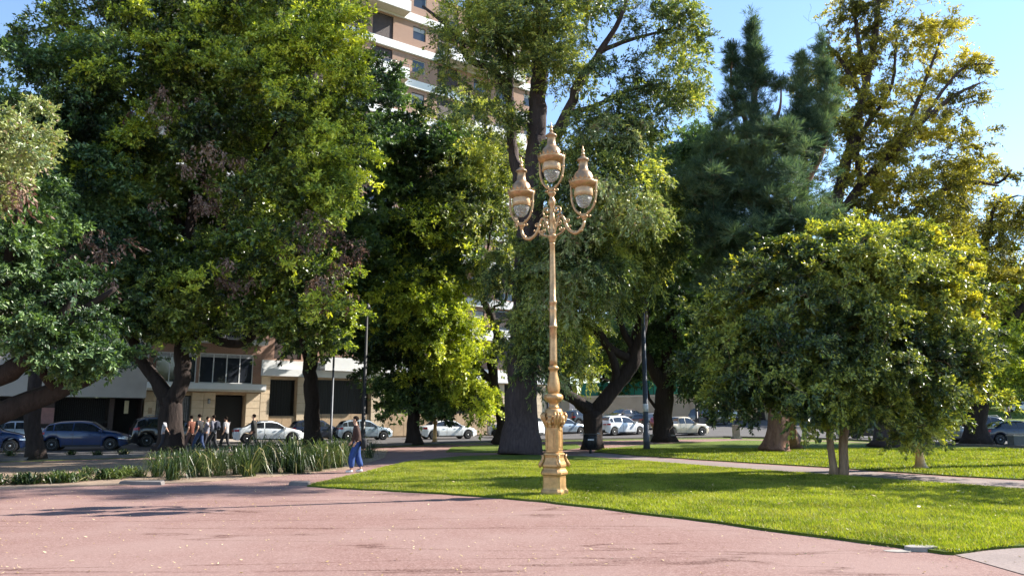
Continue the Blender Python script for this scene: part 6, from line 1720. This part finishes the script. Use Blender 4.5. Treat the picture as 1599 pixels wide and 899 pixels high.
def bag_on(loc, rz, label, mat, size=(.16, .3, .4), name='backpack', z=1.2, back=-.2, strap=True, k=1.0, y=0.0):
    r = thing(name, label, 'bag', loc + Vector((0, 0, 0)), rz)
    w, d, h = size[1] / 2, size[0] / 2, size[2] / 2
    mb = MB()
    V = []
    prof = [(-h, .8), (-h * .9, .97), (-h * .3, 1.05), (h * .5, 1), (h * .85, .85), (h, .55)]
    n = 14
    for (zz, f) in prof:
        for q in range(n):
            a = 2 * PI * q / n
            cx = math.copysign(abs(math.cos(a)) ** .6, math.cos(a)); sx = math.copysign(abs(math.sin(a)) ** .6, math.sin(a))
            V.append((back + cx * d * f, y + sx * w * f, z + zz))
    Fc = [(i * n + q, i * n + (q + 1) % n, (i + 1) * n + (q + 1) % n, (i + 1) * n + q) for i in range(len(prof) - 1) for q in range(n)] + [tuple(reversed(range(n))), tuple((len(prof) - 1) * n + q for q in range(n))]
    mb.add(V, Fc, 0, True); mb.build('pouch', mat, r)
    MB().ball((back - d * .95, y, z - h * .3), w * .62, 10, sz=.9).build('pocket', mat, r)
    if strap:
        for sg in (-1, 1):
            MB().tube([(back + .04, y + sg * .1, z + h * .8), (back + .16, y + sg * .12, z + h * 1.25), (back + .36, y + sg * .13, z + h * .7), (back + .34, y + sg * .16, z - h * .2), (back + .1, y + sg * .16, z - h * .7)], .016, 6).build('strap', mat, r)
    return r
mg = G(556, 738) + Vector((0, 0, .014))
person('man in a brown jacket and wide blue jeans walking past the strap-leaved bed', mg, PI + .15, 1.68, 'brown_jacket_cloth', (.045, .018, .013), 'bright_blue_denim', (.018, .05, .19), stride=.15, wide=1.45, coat=.35, arm=.07, shoe=(.7, .68, .64), lean=.03)
bag_on(mg, PI + .15, 'black bag hanging at the hip of the man in blue jeans', cloth('black_cloth', (.012, .012, .016)), (.16, .26, .3), 'shoulder_bag', .88, -.22, False, y=.12)
def pg(px, Y): 
    p = P(px, 650, Y); return Vector((p.x, Y, .014))
person('person in a white shirt beside the V-forked trunk', pg(258, 36.2), .4, 1.66, 'white_cloth', (.3, .3, .33), 'dark_cloth', (.02, .02, .03), sleeve=0, grp='people walking along the street')
person('person in a rust orange shirt and dusty pink trousers', pg(300, 36.4), 2.6, 1.72, 'rust_cloth', (.10, .026, .012), 'pinkish_trousers', (.11, .065, .06), stride=.2, sleeve=0)
person('person in a black shirt and blue jeans at the middle of the walking group', pg(314, 36.0), 2.8, 1.78, 'black_cloth', (.012, .012, .016), 'blue_denim', (.02, .04, .11), sleeve=0, lean=.05)
person('person with a raised arm and grey top behind the one in black', pg(324, 37.6), .3, 1.66, 'grey_cloth', (.22, .22, .27), 'dark_cloth', (.02, .02, .03), sleeve=0, raised=True)
person('dark-haired person in a pale grey top with a dark backpack, before the stone wall', pg(335, 36.8), 2.9, 1.74, 'pale_grey_cloth', (.16, .16, .2), 'black_trousers', (.015, .015, .02))
bag_on(pg(335, 36.8), 2.9, 'dark backpack on the person in the pale grey top', cloth('navy_cloth', (.015, .02, .04)), z=1.25)
person('person in a white t-shirt in front of the dark doorway', pg(354.5, 38.5), 2.8, 1.66, 'white_tshirt_cloth', (.32, .31, .33), 'black_trousers', (.015, .015, .02), sleeve=0)
person('person in a long black coat crossing in front of the white low sedan', pg(398, 37.0), PI - .1, 1.78, 'long_black_coat', (.012, .014, .014), 'black_trousers', (.015, .015, .02), coat=1.2, stride=.3)
person('person in pink with a pink backpack beside the thick leaning trunk', G(1022, 684) + Vector((0, 0, .014)), .9, 1.88, 'pink_cloth', (.42, .15, .26), 'pale_pink_trousers', (.42, .24, .21), stride=.22)
bag_on(G(1022, 684) + Vector((0, 0, .014)), .9, 'pink backpack worn by the person in pink', cloth('pink_bag_cloth', (.45, .16, .32)), (.2, .36, .46), z=1.36)
for k, (px, Yd, lab, tc_, lc, hh) in enumerate([(1571, 97, 'distant person in a white top and dark trousers on the rise', (.6, .6, .6), (.015, .02, .035), 1.75), (1576.5, 98, 'distant person in a pale pink top beside the one in white', (.5, .36, .34), (.015, .02, .035), 1.85), (1580.5, 112, 'distant person in black higher up the rise', (.02, .02, .03), (.02, .02, .03), 1.9)]):
    p = P(px, 650, Yd); p.z = hill_z(p.x, Yd)
    person(lab, p, 1.2 + k, hh, 'far_top_%s' % 'abc'[k], tc_, 'far_trousers_%s' % 'abc'[k], lc, stride=.12, sleeve=0)
